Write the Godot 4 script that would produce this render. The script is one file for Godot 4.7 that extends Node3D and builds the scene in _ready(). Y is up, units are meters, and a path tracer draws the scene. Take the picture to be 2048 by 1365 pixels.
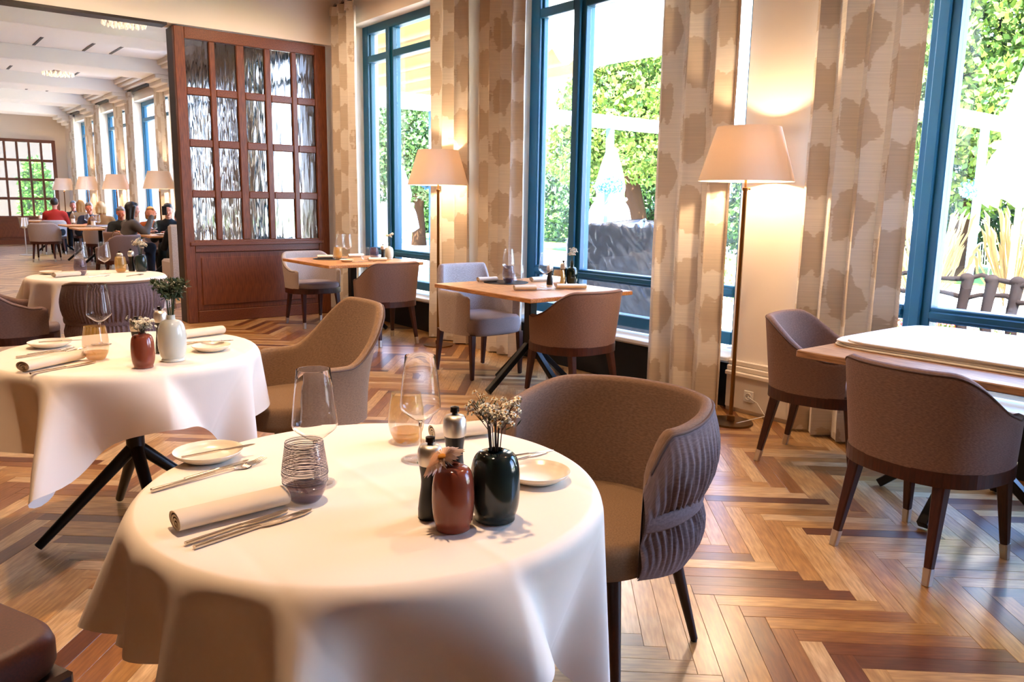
extends Node3D

var taken := {}
var meshes := {}
var M := {}
var rng := RandomNumberGenerator.new()


# ---------------------------------------------------------------- geometry
class Geo:
	var v := PackedVector3Array()
	var n := PackedVector3Array()
	var t := PackedVector2Array()
	var c := PackedColorArray()
	var i := PackedInt32Array()
	var xf := Transform3D.IDENTITY
	var col := Color(1, 1, 1)
	var tinted := false

	func at(o: Vector3, b := Basis.IDENTITY) -> Geo:
		xf = Transform3D(b, o)
		return self

	func put(p: Vector3, m: Vector3, uv := Vector2.ZERO) -> int:
		v.push_back(xf * p)
		n.push_back((xf.basis * m).normalized())
		t.push_back(uv)
		c.push_back(col)
		return v.size() - 1

	func face(a: int, b: int, d: int) -> void:
		# clockwise seen from the side the normals point to
		var g := (v[b] - v[a]).cross(v[d] - v[a])
		if g.length_squared() < 1e-18:
			return
		if g.dot(n[a] + n[b] + n[d]) > 0.0:
			i.push_back(a); i.push_back(d); i.push_back(b)
		else:
			i.push_back(a); i.push_back(b); i.push_back(d)

	func flat(pts: Array, out: Vector3, uvs := []) -> void:
		# a flat convex polygon whose normal looks along "out"
		var m: Vector3 = (pts[1] - pts[0]).cross(pts[2] - pts[0]).normalized()
		if m.dot(out) < 0.0:
			m = -m
		var first := v.size()
		for k in pts.size():
			put(pts[k], m, uvs[k] if uvs.size() > k else Vector2.ZERO)
		for k in range(1, pts.size() - 1):
			face(first, first + k, first + k + 1)

	func grid(nu: int, nv: int, f: Callable, flip := false, wrap := false, us := 1.0, vs := 1.0) -> void:
		var p := PackedVector3Array()
		for b in nv + 1:
			for a in nu + 1:
				p.push_back(f.call(float(a) / nu, float(b) / nv))
		var w := nu + 1
		var first := v.size()
		for b in nv + 1:
			for a in w:
				var al := a - 1
				var ar := a + 1
				if wrap:
					if al < 0: al = nu - 1
					if ar > nu: ar = 1
				else:
					al = maxi(al, 0)
					ar = mini(ar, nu)
				var du := p[b * w + ar] - p[b * w + al]
				var dv := p[mini(b + 1, nv) * w + a] - p[maxi(b - 1, 0) * w + a]
				if du.length_squared() < 1e-14:
					var bb := 1 if b == 0 else nv - 1
					du = p[bb * w + ar] - p[bb * w + al]
				var m := du.cross(dv)
				if flip: m = -m
				put(p[b * w + a], m, Vector2(us * a / nu, vs * b / nv))
		for b in nv:
			for a in nu:
				var q := first + b * w + a
				face(q, q + 1, q + w + 1)
				face(q, q + w + 1, q + w)

	func lathe(pr: Array, seg := 24, squash := Vector2(1, 1)) -> void:
		var m := pr.size()
		var sn := []
		for k in m - 1:
			var d: Vector2 = pr[k + 1] - pr[k]
			sn.push_back(Vector2(d.y, -d.x).normalized())
		for k in m - 1:
			var n0: Vector2 = sn[k]
			var n1: Vector2 = sn[k]
			if k > 0 and sn[k - 1].dot(sn[k]) > 0.6: n0 = (sn[k - 1] + sn[k]).normalized()
			if k < m - 2 and sn[k + 1].dot(sn[k]) > 0.6: n1 = (sn[k + 1] + sn[k]).normalized()
			var first := v.size()
			for a in seg + 1:
				var th := TAU * a / seg
				var cs := cos(th) * squash.x
				var si := sin(th) * squash.y
				put(Vector3(pr[k].x * cs, pr[k].y, pr[k].x * si), Vector3(n0.x * cs, n0.y, n0.x * si), Vector2(float(a) / seg, pr[k].y))
				put(Vector3(pr[k + 1].x * cs, pr[k + 1].y, pr[k + 1].x * si), Vector3(n1.x * cs, n1.y, n1.x * si), Vector2(float(a) / seg, pr[k + 1].y))
			for a in seg:
				var q := first + a * 2
				face(q, q + 1, q + 3)
				face(q, q + 3, q + 2)

	func tube(path: Array, rad, seg := 8, caps := true) -> void:
		var k := path.size()
		var first := v.size()
		var up := Vector3(0.123, 0.9, 0.31)
		var far := 0.0
		for j in k:
			var d: Vector3 = (path[mini(j + 1, k - 1)] - path[maxi(j - 1, 0)]).normalized()
			var x := up.cross(d)
			if x.length() < 0.05: x = Vector3(1, 0, 0).cross(d)
			x = x.normalized()
			var y := d.cross(x)
			up = y
			var r: float = rad[j] if rad is Array else rad
			if j > 0: far += path[j].distance_to(path[j - 1])
			for a in seg + 1:
				var th := TAU * a / seg
				var m := x * cos(th) + y * sin(th)
				put(path[j] + m * r, m, Vector2(far, float(a) / seg))
		for j in k - 1:
			for a in seg:
				var q := first + j * (seg + 1) + a
				face(q, q + 1, q + seg + 2)
				face(q, q + seg + 2, q + seg + 1)
		if caps:
			for e in [0, k - 1]:
				var d: Vector3 = (path[0] - path[1]) if e == 0 else (path[k - 1] - path[k - 2])
				d = d.normalized()
				var s := v.size()
				var mid := put(path[e], d)
				for a in seg + 1:
					var w: Vector3 = xf.affine_inverse() * v[first + e * (seg + 1) + a]
					put(w, d)
				for a in seg:
					face(mid, s + 1 + a, s + 2 + a)

	func box(o: Vector3, s: Vector3, e := 0.0, b := Basis.IDENTITY) -> void:
		var h := s * 0.5
		e = minf(e, minf(h.x, minf(h.y, h.z)) * 0.9)
		for ax in 3:
			var u := (ax + 1) % 3
			var w := (ax + 2) % 3
			for sg in [-1.0, 1.0]:
				var pts := []
				var uvs := []
				for q in [[-1, -1], [1, -1], [1, 1], [-1, 1]]:
					var p := Vector3.ZERO
					p[ax] = h[ax] * sg
					p[u] = (h[u] - e) * q[0]
					p[w] = (h[w] - e) * q[1]
					pts.push_back(o + b * p)
					uvs.push_back(Vector2(p[u], p[w]) if s[u] > s[w] else Vector2(p[w], p[u]))
				var m := Vector3.ZERO
				m[ax] = sg
				flat(pts, b * m, uvs)
		if e <= 0.0:
			return
		for ax in 3:
			var u := (ax + 1) % 3
			var w := (ax + 2) % 3
			for su in [-1.0, 1.0]:
				for sw in [-1.0, 1.0]:
					var pts := []
					for q in [[-1, 0], [1, 0], [1, 1], [-1, 1]]:
						var p := Vector3.ZERO
						p[ax] = (h[ax] - e) * q[0]
						p[u] = (h[u] - (e if q[1] == 1 else 0.0)) * su
						p[w] = (h[w] - (e if q[1] == 0 else 0.0)) * sw
						pts.push_back(o + b * p)
					var m := Vector3.ZERO
					m[u] = su
					m[w] = sw
					flat(pts, b * m)
		for sx in [-1.0, 1.0]:
			for sy in [-1.0, 1.0]:
				for sz in [-1.0, 1.0]:
					flat([o + b * Vector3(h.x * sx, (h.y - e) * sy, (h.z - e) * sz), o + b * Vector3((h.x - e) * sx, h.y * sy, (h.z - e) * sz), o + b * Vector3((h.x - e) * sx, (h.y - e) * sy, h.z * sz)], b * Vector3(sx, sy, sz))

	func beam(a: Vector3, b: Vector3, w: float, h: float, e := 0.003, side := Vector3.UP, w2 := -1.0, h2 := -1.0) -> void:
		# a tapering bar of rectangular section from a to b
		if w2 < 0: w2 = w
		if h2 < 0: h2 = h
		var d := (b - a).normalized()
		var x := side.cross(d)
		if x.length() < 0.05: x = Vector3(0, 0, 1).cross(d)
		x = x.normalized()
		var y := d.cross(x)
		var ring := []
		for k in 2:
			var o := a if k == 0 else b
			var hw := (w if k == 0 else w2) * 0.5
			var hh := (h if k == 0 else h2) * 0.5
			var q := []
			for s in [[-1, -1, 0], [-1, -1, 1], [1, -1, 1], [1, -1, 0], [1, 1, 0], [1, 1, 1], [-1, 1, 1], [-1, 1, 0]]:
				var cut: Vector2 = Vector2(0, e) if s[2] == 0 else Vector2(e, 0)
				q.push_back(o + x * s[0] * (hw - cut.x) + y * s[1] * (hh - cut.y))
			ring.push_back(q)
		var len := a.distance_to(b)
		for k in 8:
			var m := (k + 1) % 8
			var mid: Vector3 = (ring[0][k] + ring[0][m]) * 0.5 - a
			flat([ring[0][k], ring[0][m], ring[1][m], ring[1][k]], mid - d * mid.dot(d), [Vector2(0, 0), Vector2(0, 0.03), Vector2(len, 0.03), Vector2(len, 0)])
		flat(ring[0], -d)
		flat(ring[1], d)

	func ball(o: Vector3, r: Vector3, nu := 12, nv := 8) -> void:
		grid(nu, nv, func(a, b): return o + Vector3(r.x * sin(PI * b) * cos(TAU * a), -r.y * cos(PI * b), r.z * sin(PI * b) * sin(TAU * a)), true, true)

	func slab(poly: PackedVector2Array, y0: float, y1: float) -> void:
		# an outline in x and z, given a thickness
		var idx := Geometry2D.triangulate_polygon(poly)
		for s in [[y1, 1.0], [y0, -1.0]]:
			var first := v.size()
			for p in poly: put(Vector3(p.x, s[0], p.y), Vector3(0, s[1], 0), p)
			for k in range(0, idx.size(), 3): face(first + idx[k], first + idx[k + 1], first + idx[k + 2])
		var turn := 1.0 if Geometry2D.is_polygon_clockwise(poly) else -1.0
		for k in poly.size():
			var a := poly[k]
			var b := poly[(k + 1) % poly.size()]
			var e := (b - a)
			var m := Vector3(-e.y, 0, e.x) * turn
			flat([Vector3(a.x, y0, a.y), Vector3(b.x, y0, b.y), Vector3(b.x, y1, b.y), Vector3(a.x, y1, a.y)], m)

	func done() -> ArrayMesh:
		var arr := []
		arr.resize(Mesh.ARRAY_MAX)
		arr[Mesh.ARRAY_VERTEX] = v
		arr[Mesh.ARRAY_NORMAL] = n
		arr[Mesh.ARRAY_TEX_UV] = t
		if tinted: arr[Mesh.ARRAY_COLOR] = c
		arr[Mesh.ARRAY_INDEX] = i
		var m := ArrayMesh.new()
		m.add_surface_from_arrays(Mesh.PRIMITIVE_TRIANGLES, arr)
		return m


# a smooth-minimum field of tapered capsules, meshed as surface nets
class Field:
	var o: Vector3
	var h: float
	var s: Vector3i
	var d := PackedFloat32Array()
	var from := PackedInt32Array()
	var to := PackedInt32Array()

	func _init(lo: Vector3, hi: Vector3, cell: float) -> void:
		o = lo
		h = cell
		s = Vector3i(((hi - lo) / cell).ceil()) + Vector3i.ONE
		d.resize(s.x * s.y * s.z)
		d.fill(0.3)
		from.resize(s.y * s.z)
		from.fill(s.x)
		to.resize(s.y * s.z)
		to.fill(-1)

	func bone(a: Vector3, b: Vector3, ra: float, rb: float, k := 0.03, sc := Vector3.ONE) -> void:
		var rm := maxf(ra, rb) * maxf(sc.x, maxf(sc.y, sc.z)) + k + h * 2.0
		var lo := Vector3i(((a.min(b) - Vector3.ONE * rm - o) / h).floor()).max(Vector3i.ZERO)
		var hi := Vector3i(((a.max(b) + Vector3.ONE * rm - o) / h).ceil()).min(s - Vector3i.ONE)
		var ab := b - a
		var l2 := maxf(ab.length_squared(), 1e-9)
		var inv := Vector3.ONE / sc
		var abs_ := ab * inv
		var l3 := maxf(abs_.length_squared(), 1e-9)
		var back := minf(sc.x, minf(sc.y, sc.z))
		for z in range(lo.z, hi.z + 1):
			for y in range(lo.y, hi.y + 1):
				var line := z * s.y + y
				var row := line * s.x
				from[line] = mini(from[line], lo.x)
				to[line] = maxi(to[line], hi.x)
				for x in range(lo.x, hi.x + 1):
					var p := (o + Vector3(x, y, z) * h - a) * inv
					var q := clampf(p.dot(abs_) / l3, 0.0, 1.0)
					var e := ((p - abs_ * q).length() - lerpf(ra, rb, q)) * back
					var f := d[row + x]
					var m := maxf(k - absf(e - f), 0.0) / k
					d[row + x] = minf(e, f) - m * m * k * 0.25

	func mesh(g: Geo) -> void:
		var id := {}
		var nx := s.x
		var nxy := s.x * s.y
		for z in s.z - 1:
			for y in s.y - 1:
				var row := (z * s.y + y) * nx
				var line := z * s.y + y
				for x in range(from[line], mini(to[line], nx - 1)):
					var q := row + x
					if d[q] > h * 2.5 or d[q] < -h * 2.5:
						continue
					var sum := Vector3.ZERO
					var cnt := 0
					var val := [d[q], d[q + 1], d[q + nx], d[q + nx + 1], d[q + nxy], d[q + nxy + 1], d[q + nxy + nx], d[q + nxy + nx + 1]]
					for e in [[0, 1], [2, 3], [4, 5], [6, 7], [0, 2], [1, 3], [4, 6], [5, 7], [0, 4], [1, 5], [2, 6], [3, 7]]:
						var va: float = val[e[0]]
						var vb: float = val[e[1]]
						if (va < 0.0) != (vb < 0.0):
							var k: float = va / (va - vb)
							var pa := Vector3(e[0] & 1, (e[0] >> 1) & 1, e[0] >> 2)
							var pb := Vector3(e[1] & 1, (e[1] >> 1) & 1, e[1] >> 2)
							sum += pa.lerp(pb, k)
							cnt += 1
					if cnt:
						var gr := Vector3(val[1] + val[3] + val[5] + val[7] - val[0] - val[2] - val[4] - val[6], val[2] + val[3] + val[6] + val[7] - val[0] - val[1] - val[4] - val[5], val[4] + val[5] + val[6] + val[7] - val[0] - val[1] - val[2] - val[3])
						id[q] = g.put(o + (Vector3(x, y, z) + sum / cnt) * h, gr)
		for q in id:
			for ax in [[1, nx, nxy], [nx, nxy, 1], [nxy, 1, nx]]:
				var e: int = q + ax[0]
				if e < d.size() and (d[q] < 0.0) != (d[e] < 0.0):
					var b: int = q - ax[1]
					var c: int = q - ax[2]
					var f: int = q - ax[1] - ax[2]
					if id.has(b) and id.has(c) and id.has(f):
						g.face(id[q], id[b], id[f])
						g.face(id[q], id[f], id[c])


# ---------------------------------------------------------------- nodes
func numbered(called: String) -> String:
	if not taken.has(called):
		taken[called] = 0
		return called
	taken[called] += 1
	return "%s_%03d" % [called, taken[called]]


func tag(o: Node, label: String, cat: String, group := "") -> void:
	o.set_meta("label", label)
	o.set_meta("category", cat)
	if group: o.set_meta("group", group)


func thing(called: String, label: String, cat: String, at := Vector3.ZERO, turn := 0.0, group := "") -> Node3D:
	var o := Node3D.new()
	o.name = numbered(called)
	add_child(o)
	o.position = at
	o.rotation.y = turn
	tag(o, label, cat, group)
	return o


func solo(called: String, mesh: Mesh, mat: Material, label: String, cat: String, at := Vector3.ZERO, turn := 0.0, group := "") -> MeshInstance3D:
	var o := MeshInstance3D.new()
	o.name = numbered(called)
	o.mesh = mesh
	o.material_override = mat
	add_child(o)
	o.position = at
	o.rotation.y = turn
	tag(o, label, cat, group)
	return o


func part(parent: Node, called: String, mesh: Mesh, mat: Material, at := Vector3.ZERO, label := "") -> MeshInstance3D:
	var o := MeshInstance3D.new()
	o.name = called
	o.mesh = mesh
	o.material_override = mat
	parent.add_child(o, true)
	o.position = at
	if label: o.set_meta("label", label)
	return o


func struct(called: String, mesh: Mesh, mat: Material, label := "") -> MeshInstance3D:
	var o := MeshInstance3D.new()
	o.name = called
	o.mesh = mesh
	o.material_override = mat
	add_child(o)
	o.set_meta("kind", "structure")
	if label: o.set_meta("label", label)
	return o


func struct_root(called: String, label := "") -> Node3D:
	var o := Node3D.new()
	o.name = called
	add_child(o)
	o.set_meta("kind", "structure")
	if label: o.set_meta("label", label)
	return o


func keep(key: String, make: Callable) -> Mesh:
	if not meshes.has(key): meshes[key] = make.call()
	return meshes[key]


func copy_of(o: Node3D, label: String, at: Vector3, turn: float, group := "") -> Node3D:
	var c := o.duplicate()
	c.name = numbered(String(o.name).rstrip("0123456789_"))
	add_child(c)
	c.position = at
	c.rotation.y = turn
	c.set_meta("label", label)
	if group: c.set_meta("group", group)
	return c


func boxes(list: Array, e := 0.0) -> ArrayMesh:
	var g := Geo.new()
	for b in list: g.box(b[0], b[1], e)
	return g.done()


func span(x0: float, x1: float, y0: float, y1: float, z0: float, z1: float) -> Array:
	return [Vector3((x0 + x1) / 2, (y0 + y1) / 2, (z0 + z1) / 2), Vector3(absf(x1 - x0), absf(y1 - y0), absf(z1 - z0))]


# ---------------------------------------------------------------- materials
func noise_tex(freq: float, lo: Color, hi: Color, size := 256, type := FastNoiseLite.TYPE_SIMPLEX_SMOOTH, oct := 4, sd := 1, normal := false, bump := 4.0) -> NoiseTexture2D:
	var f := FastNoiseLite.new()
	f.noise_type = type
	f.frequency = freq
	f.fractal_octaves = oct
	f.seed = sd
	var tx := NoiseTexture2D.new()
	tx.width = size
	tx.height = size
	tx.seamless = true
	tx.noise = f
	if normal:
		tx.as_normal_map = true
		tx.bump_strength = bump
	else:
		var g := Gradient.new()
		g.set_color(0, lo)
		g.set_color(1, hi)
		tx.color_ramp = g
	return tx


func mat(called: String, col: Color, rough := 0.6, metal := 0.0) -> StandardMaterial3D:
	var m := StandardMaterial3D.new()
	m.resource_name = called
	m.albedo_color = col
	m.roughness = rough
	m.metallic = metal
	m.cull_mode = BaseMaterial3D.CULL_DISABLED
	M[called] = m
	return m


func pane(called: String, col: Color, a: float, rough := 0.02) -> StandardMaterial3D:
	var m := mat(called, Color(col.r, col.g, col.b, a), rough)
	m.transparency = BaseMaterial3D.TRANSPARENCY_ALPHA
	return m


func triplanar(m: StandardMaterial3D, tx: Texture2D, scale: Vector3, world := false) -> StandardMaterial3D:
	m.albedo_texture = tx
	m.uv1_triplanar = true
	m.uv1_world_triplanar = world
	m.uv1_scale = scale
	return m


func materials() -> void:
	var grain := noise_tex(0.012, Color(0.72, 0.66, 0.6), Color(1, 1, 1), 512, FastNoiseLite.TYPE_SIMPLEX_SMOOTH, 5, 3)
	var m := mat("parquet", Color(1, 1, 1), 0.3)
	m.albedo_texture = grain
	m.uv1_scale = Vector3(1.1, 9.0, 1)
	m.vertex_color_use_as_albedo = true
	m.clearcoat_enabled = true
	m.clearcoat = 0.15
	m.clearcoat_roughness = 0.2
	m.metallic_specular = 0.62
	mat("joint", Color(0.12, 0.06, 0.03), 0.8)
	mat("plaster", Color(0.92, 0.88, 0.83), 0.9)
	mat("ceiling_white", Color(0.93, 0.92, 0.9), 0.9)
	mat("ceiling_warm", Color(0.5, 0.37, 0.26), 0.9)
	mat("trim_white", Color(0.86, 0.82, 0.76), 0.5)
	mat("reveal_white", Color(0.9, 0.9, 0.89), 0.7)
	mat("shadow_gap", Color(0.05, 0.035, 0.03), 0.8)
	mat("niche", Color(0.04, 0.04, 0.045), 0.7)
	mat("frame_teal", Color(0.01, 0.31, 0.42), 0.45)
	mat("slot_bronze", Color(0.12, 0.1, 0.09), 0.4, 0.6)
	pane("window_glass", Color(0.9, 0.97, 0.97), 0.006)
	var wood := noise_tex(0.015, Color(0.66, 0.6, 0.56), Color(1, 1, 1), 512, FastNoiseLite.TYPE_SIMPLEX_SMOOTH, 5, 8)
	triplanar(mat("panel_wood", Color(0.5, 0.27, 0.13), 0.38), wood, Vector3(9, 0.8, 9))
	triplanar(mat("panel_wood_across", Color(0.5, 0.27, 0.13), 0.38), wood, Vector3(9, 9, 0.8))
	triplanar(mat("panel_wood_dark", Color(0.14, 0.055, 0.03), 0.45), wood, Vector3(9, 0.8, 9))
	triplanar(mat("leg_wood", Color(0.3, 0.12, 0.055), 0.4), wood, Vector3(12, 1.5, 12))
	triplanar(mat("leg_walnut", Color(0.2, 0.08, 0.045), 0.4), wood, Vector3(12, 1.5, 12))
	triplanar(mat("table_oak", Color(0.88, 0.64, 0.38), 0.42), wood, Vector3(0.9, 9, 9))
	triplanar(mat("table_pale", Color(0.84, 0.66, 0.48), 0.45), wood, Vector3(0.9, 9, 9))
	mat("black_steel", Color(0.022, 0.022, 0.026), 0.38, 0.3)
	# glass of the partition: solid, wavy
	var g := mat("wavy_glass", Color(0.62, 0.62, 0.62, 0.0), 0.06)
	g.refraction_enabled = true
	g.refraction_scale = 0.05
	g.heightmap_enabled = true
	g.heightmap_texture = noise_tex(0.012, Color(0, 0, 0), Color(1, 1, 1), 256, FastNoiseLite.TYPE_SIMPLEX_SMOOTH, 3, 21)
	g.heightmap_scale = 0.3
	g.uv1_scale = Vector3(3.4, 0.5, 1)
	pane("far_glass", Color(0.62, 0.61, 0.58), 0.3, 0.1)
	# cloth
	var heather := noise_tex(0.05, Color(0.74, 0.74, 0.74), Color(1, 1, 1), 512, FastNoiseLite.TYPE_SIMPLEX_SMOOTH, 5, 11)
	for k in [["tub_fabric", Color(0.58, 0.46, 0.41), 0.3], ["pleat_fabric", Color(0.5, 0.41, 0.4), 0.3], ["pale_fabric", Color(0.74, 0.68, 0.65), 0.3], ["inner_fabric", Color(0.62, 0.49, 0.37), 0.3], ["shade_fabric", Color(0.54, 0.41, 0.31), 0.3]]:
		m = mat(k[0], k[1], 0.92)
		m.albedo_texture = heather
		m.uv1_scale = Vector3(1.3, 6.0, 1)
		m.heightmap_enabled = true
		m.heightmap_texture = heather
		m.heightmap_scale = 0.08
		m.rim_enabled = true
		m.rim = k[2]
		m.rim_tint = 0.6
	mat("piping", Color(0.36, 0.28, 0.25), 0.9)
	m = mat("seat_fabric", Color(0.52, 0.4, 0.28), 0.92)
	triplanar(m, heather, Vector3(6, 6, 6))
	m = mat("seat_grey", Color(0.62, 0.55, 0.54), 0.92)
	triplanar(m, heather, Vector3(6, 6, 6))
	m = mat("tablecloth", Color(0.93, 0.88, 0.81), 0.8)
	m.heightmap_enabled = true
	m.heightmap_texture = crease_tex()
	m.heightmap_scale = 0.6
	m.rim_enabled = true
	m.rim = 0.15
	m = mat("folded_linen", Color(0.94, 0.92, 0.88), 0.85)
	m = mat("napkin", Color(0.86, 0.8, 0.71), 0.9)
	m = mat("curtain", Color(1, 1, 1), 0.95)
	m.albedo_texture = damask_tex()
	m.backlight_enabled = true
	m.backlight = Color(0.3, 0.28, 0.25)
	m = mat("lamp_shade", Color(0.93, 0.89, 0.84), 0.9)
	m.backlight_enabled = true
	m.backlight = Color(0.5, 0.45, 0.4)
	mat("brass", Color(0.5, 0.36, 0.2), 0.3, 0.9)
	mat("steel", Color(0.82, 0.79, 0.74), 0.4, 1.0)
	mat("cutlery", Color(0.78, 0.74, 0.69), 0.2, 1.0)
	mat("mill_black", Color(0.018, 0.016, 0.016), 0.35)
	mat("knob_dark", Color(0.2, 0.16, 0.13), 0.3, 0.8)
	mat("porcelain", Color(0.88, 0.84, 0.76), 0.25)
	m = mat("glaze_terracotta", Color(0.52, 0.26, 0.18), 0.14)
	m = mat("glaze_green", Color(0.12, 0.175, 0.165), 0.1)
	m = mat("glaze_white", Color(0.78, 0.79, 0.74), 0.15)
	m = mat("glaze_bottle", Color(0.03, 0.09, 0.06), 0.1)
	pane("clear_glass", Color(0.95, 0.95, 0.95), 0.012, 0.0)
	var sg := mat("stem_glass", Color(0.98, 0.98, 0.98, 0.0), 0.0)
	sg.refraction_enabled = true
	sg.refraction_scale = 0.024
	pane("amber_glass", Color(0.86, 0.66, 0.24), 0.3)
	pane("amber_base", Color(0.8, 0.56, 0.14), 0.45)
	pane("violet_glass", Color(0.56, 0.4, 0.5), 0.25)
	pane("violet_base", Color(0.2, 0.12, 0.18), 0.6)
	mat("violet_line", Color(0.1, 0.055, 0.09), 0.4)
	mat("socket_white", Color(0.88, 0.87, 0.84), 0.4)
	m = mat("leather_brown", Color(0.33, 0.145, 0.075), 0.5)
	triplanar(m, heather, Vector3(5, 5, 5))
	# plants
	for k in [["leaf_green", Color(0.1, 0.2, 0.06)], ["leaf_sage", Color(0.2, 0.27, 0.16)], ["leaf_bright", Color(0.24, 0.5, 0.08)], ["leaf_tree", Color(0.31, 0.43, 0.11)], ["leaf_hedge", Color(0.14, 0.28, 0.07)], ["straw", Color(0.72, 0.62, 0.38)], ["petal_white", Color(0.9, 0.88, 0.8)], ["petal_pink", Color(0.97, 0.86, 0.78)], ["petal_rose", Color(0.85, 0.42, 0.38)], ["petal_blue", Color(0.35, 0.6, 0.8)], ["dried", Color(0.62, 0.5, 0.32)]]:
		m = mat(k[0], k[1], 0.6)
	mat("stem_green", Color(0.2, 0.24, 0.12), 0.7)
	mat("stem_dry", Color(0.24, 0.17, 0.1), 0.8)
	mat("flower_eye", Color(0.75, 0.5, 0.12), 0.8)
	mat("bark", Color(0.2, 0.15, 0.11), 0.95).metallic_specular = 0.1
	mat("bark_dark", Color(0.09, 0.075, 0.08), 0.95).metallic_specular = 0.1
	# outside
	mat("paving", Color(0.8, 0.77, 0.72), 0.9)
	mat("lawn", Color(0.35, 0.55, 0.16), 0.95)
	mat("bed_soil", Color(0.36, 0.29, 0.22), 0.95)
	mat("white_paint", Color(0.85, 0.86, 0.87), 0.5)
	mat("awning_cloth", Color(0.86, 0.84, 0.8), 0.9)
	M.awning_cloth.backlight_enabled = true
	M.awning_cloth.backlight = Color(0.7, 0.66, 0.58)
	mat("awning_stripe", Color(0.66, 0.5, 0.3), 0.9)
	M.awning_stripe.backlight_enabled = true
	M.awning_stripe.backlight = Color(0.3, 0.22, 0.12)
	mat("garden_render", Color(0.27, 0.26, 0.25), 0.9)
	mat("post_blue", Color(0.45, 0.68, 0.85), 0.5)
	mat("umbrella_cloth", Color(0.85, 0.85, 0.84), 0.9)
	mat("grill_cover", Color(0.22, 0.22, 0.23), 0.24)
	mat("iron_black", Color(0.03, 0.03, 0.035), 0.5)
	# people
	mat("skin", Color(0.75, 0.5, 0.4), 0.55)
	mat("skin_red", Color(0.72, 0.43, 0.35), 0.55)
	mat("hair_dark", Color(0.03, 0.02, 0.018), 0.45)
	mat("hair_brown", Color(0.07, 0.035, 0.025), 0.45)
	mat("hair_blond", Color(0.62, 0.44, 0.22), 0.5)
	mat("hair_ash", Color(0.75, 0.6, 0.4), 0.5)
	mat("hair_grey", Color(0.42, 0.38, 0.35), 0.55)
	mat("eye_dark", Color(0.02, 0.015, 0.015), 0.2)
	mat("lip", Color(0.5, 0.18, 0.15), 0.5)
	for k in [["knit_orange", Color(0.72, 0.13, 0.03)], ["knit_grey", Color(0.36, 0.32, 0.29)], ["shirt_blue", Color(0.1, 0.13, 0.25)], ["jacket_mustard", Color(0.6, 0.38, 0.14)], ["jacket_slate", Color(0.1, 0.12, 0.13)], ["blouse_beige", Color(0.62, 0.48, 0.32)], ["jacket_black", Color(0.016, 0.015, 0.018)], ["top_orange", Color(0.72, 0.36, 0.12)], ["trouser_dark", Color(0.03, 0.03, 0.05)], ["skirt_green", Color(0.01, 0.09, 0.06)], ["denim", Color(0.1, 0.14, 0.22)]]:
		triplanar(mat(k[0], k[1], 0.9), heather, Vector3(5, 5, 5))
	mat("shoe_black", Color(0.02, 0.02, 0.02), 0.4)


func crease_tex() -> ImageTexture:
	# ironed-in fold lines of a tablecloth, as a height
	var im := Image.create(512, 512, false, Image.FORMAT_L8)
	var f := FastNoiseLite.new()
	f.seed = 4
	f.frequency = 0.006
	for y in 512:
		for x in 512:
			var h := 0.5 + 0.07 * f.get_noise_2d(x, y)
			for k in [[y, 256, 1.0], [y, 384, -0.8], [y, 128, -0.8], [x, 256, 0.6], [x, 128, -0.5], [x, 384, -0.5]]:
				var q: float = absf(k[0] - k[1]) / 5.0
				if q < 3.0: h += 0.16 * k[2] * exp(-q * q)
			im.set_pixel(x, y, Color(h, h, h))
	return ImageTexture.create_from_image(im)


func damask_tex() -> ImageTexture:
	# cream ground with taupe, ragged-edged medallions; 0.9 m by 0.95 m of cloth
	var im := Image.create(288, 384, false, Image.FORMAT_RGB8)
	var f := FastNoiseLite.new()
	f.seed = 9
	f.frequency = 0.02
	f.fractal_octaves = 3
	var s := FastNoiseLite.new()
	s.seed = 17
	s.frequency = 0.05
	for yi in 384:
		for x in 288:
			var u := x / 288.0
			var w := yi / 384.0
			var y := w * 512.0
			var px := 60.0 * cos(TAU * u)
			var pz := 60.0 * sin(TAU * u)
			var edge := 0.5 * f.get_noise_3d(px, 160.0 * absf(w - 0.5), pz) + 0.1 * s.get_noise_3d(px * 0.5, y * 2.2, pz * 0.5)
			var best := 9.0
			for k in [[0.0, 0.0], [0.5, 0.25], [0.0, 0.5], [0.5, 0.75], [1.0, 0.0], [1.0, 0.5], [0.0, 1.0], [1.0, 1.0], [0.5, -0.25], [0.5, 1.25]]:
				var dx: float = absf(u - k[0]) / 0.245
				var dy: float = absf(w - k[1]) / 0.185
				best = minf(best, pow(pow(dx, 1.6) + pow(dy, 1.6), 0.625))
			var c := Color(0.93, 0.9, 0.85).lerp(Color(0.83, 0.77, 0.69), smoothstep(0.02, -0.02, best - 0.93 + edge))
			var t := 0.97 + 0.05 * s.get_noise_2d(x * 0.13, y * 4.0)
			im.set_pixel(x, yi, Color(c.r * t, c.g * t, c.b * t))
	return ImageTexture.create_from_image(im)


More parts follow.
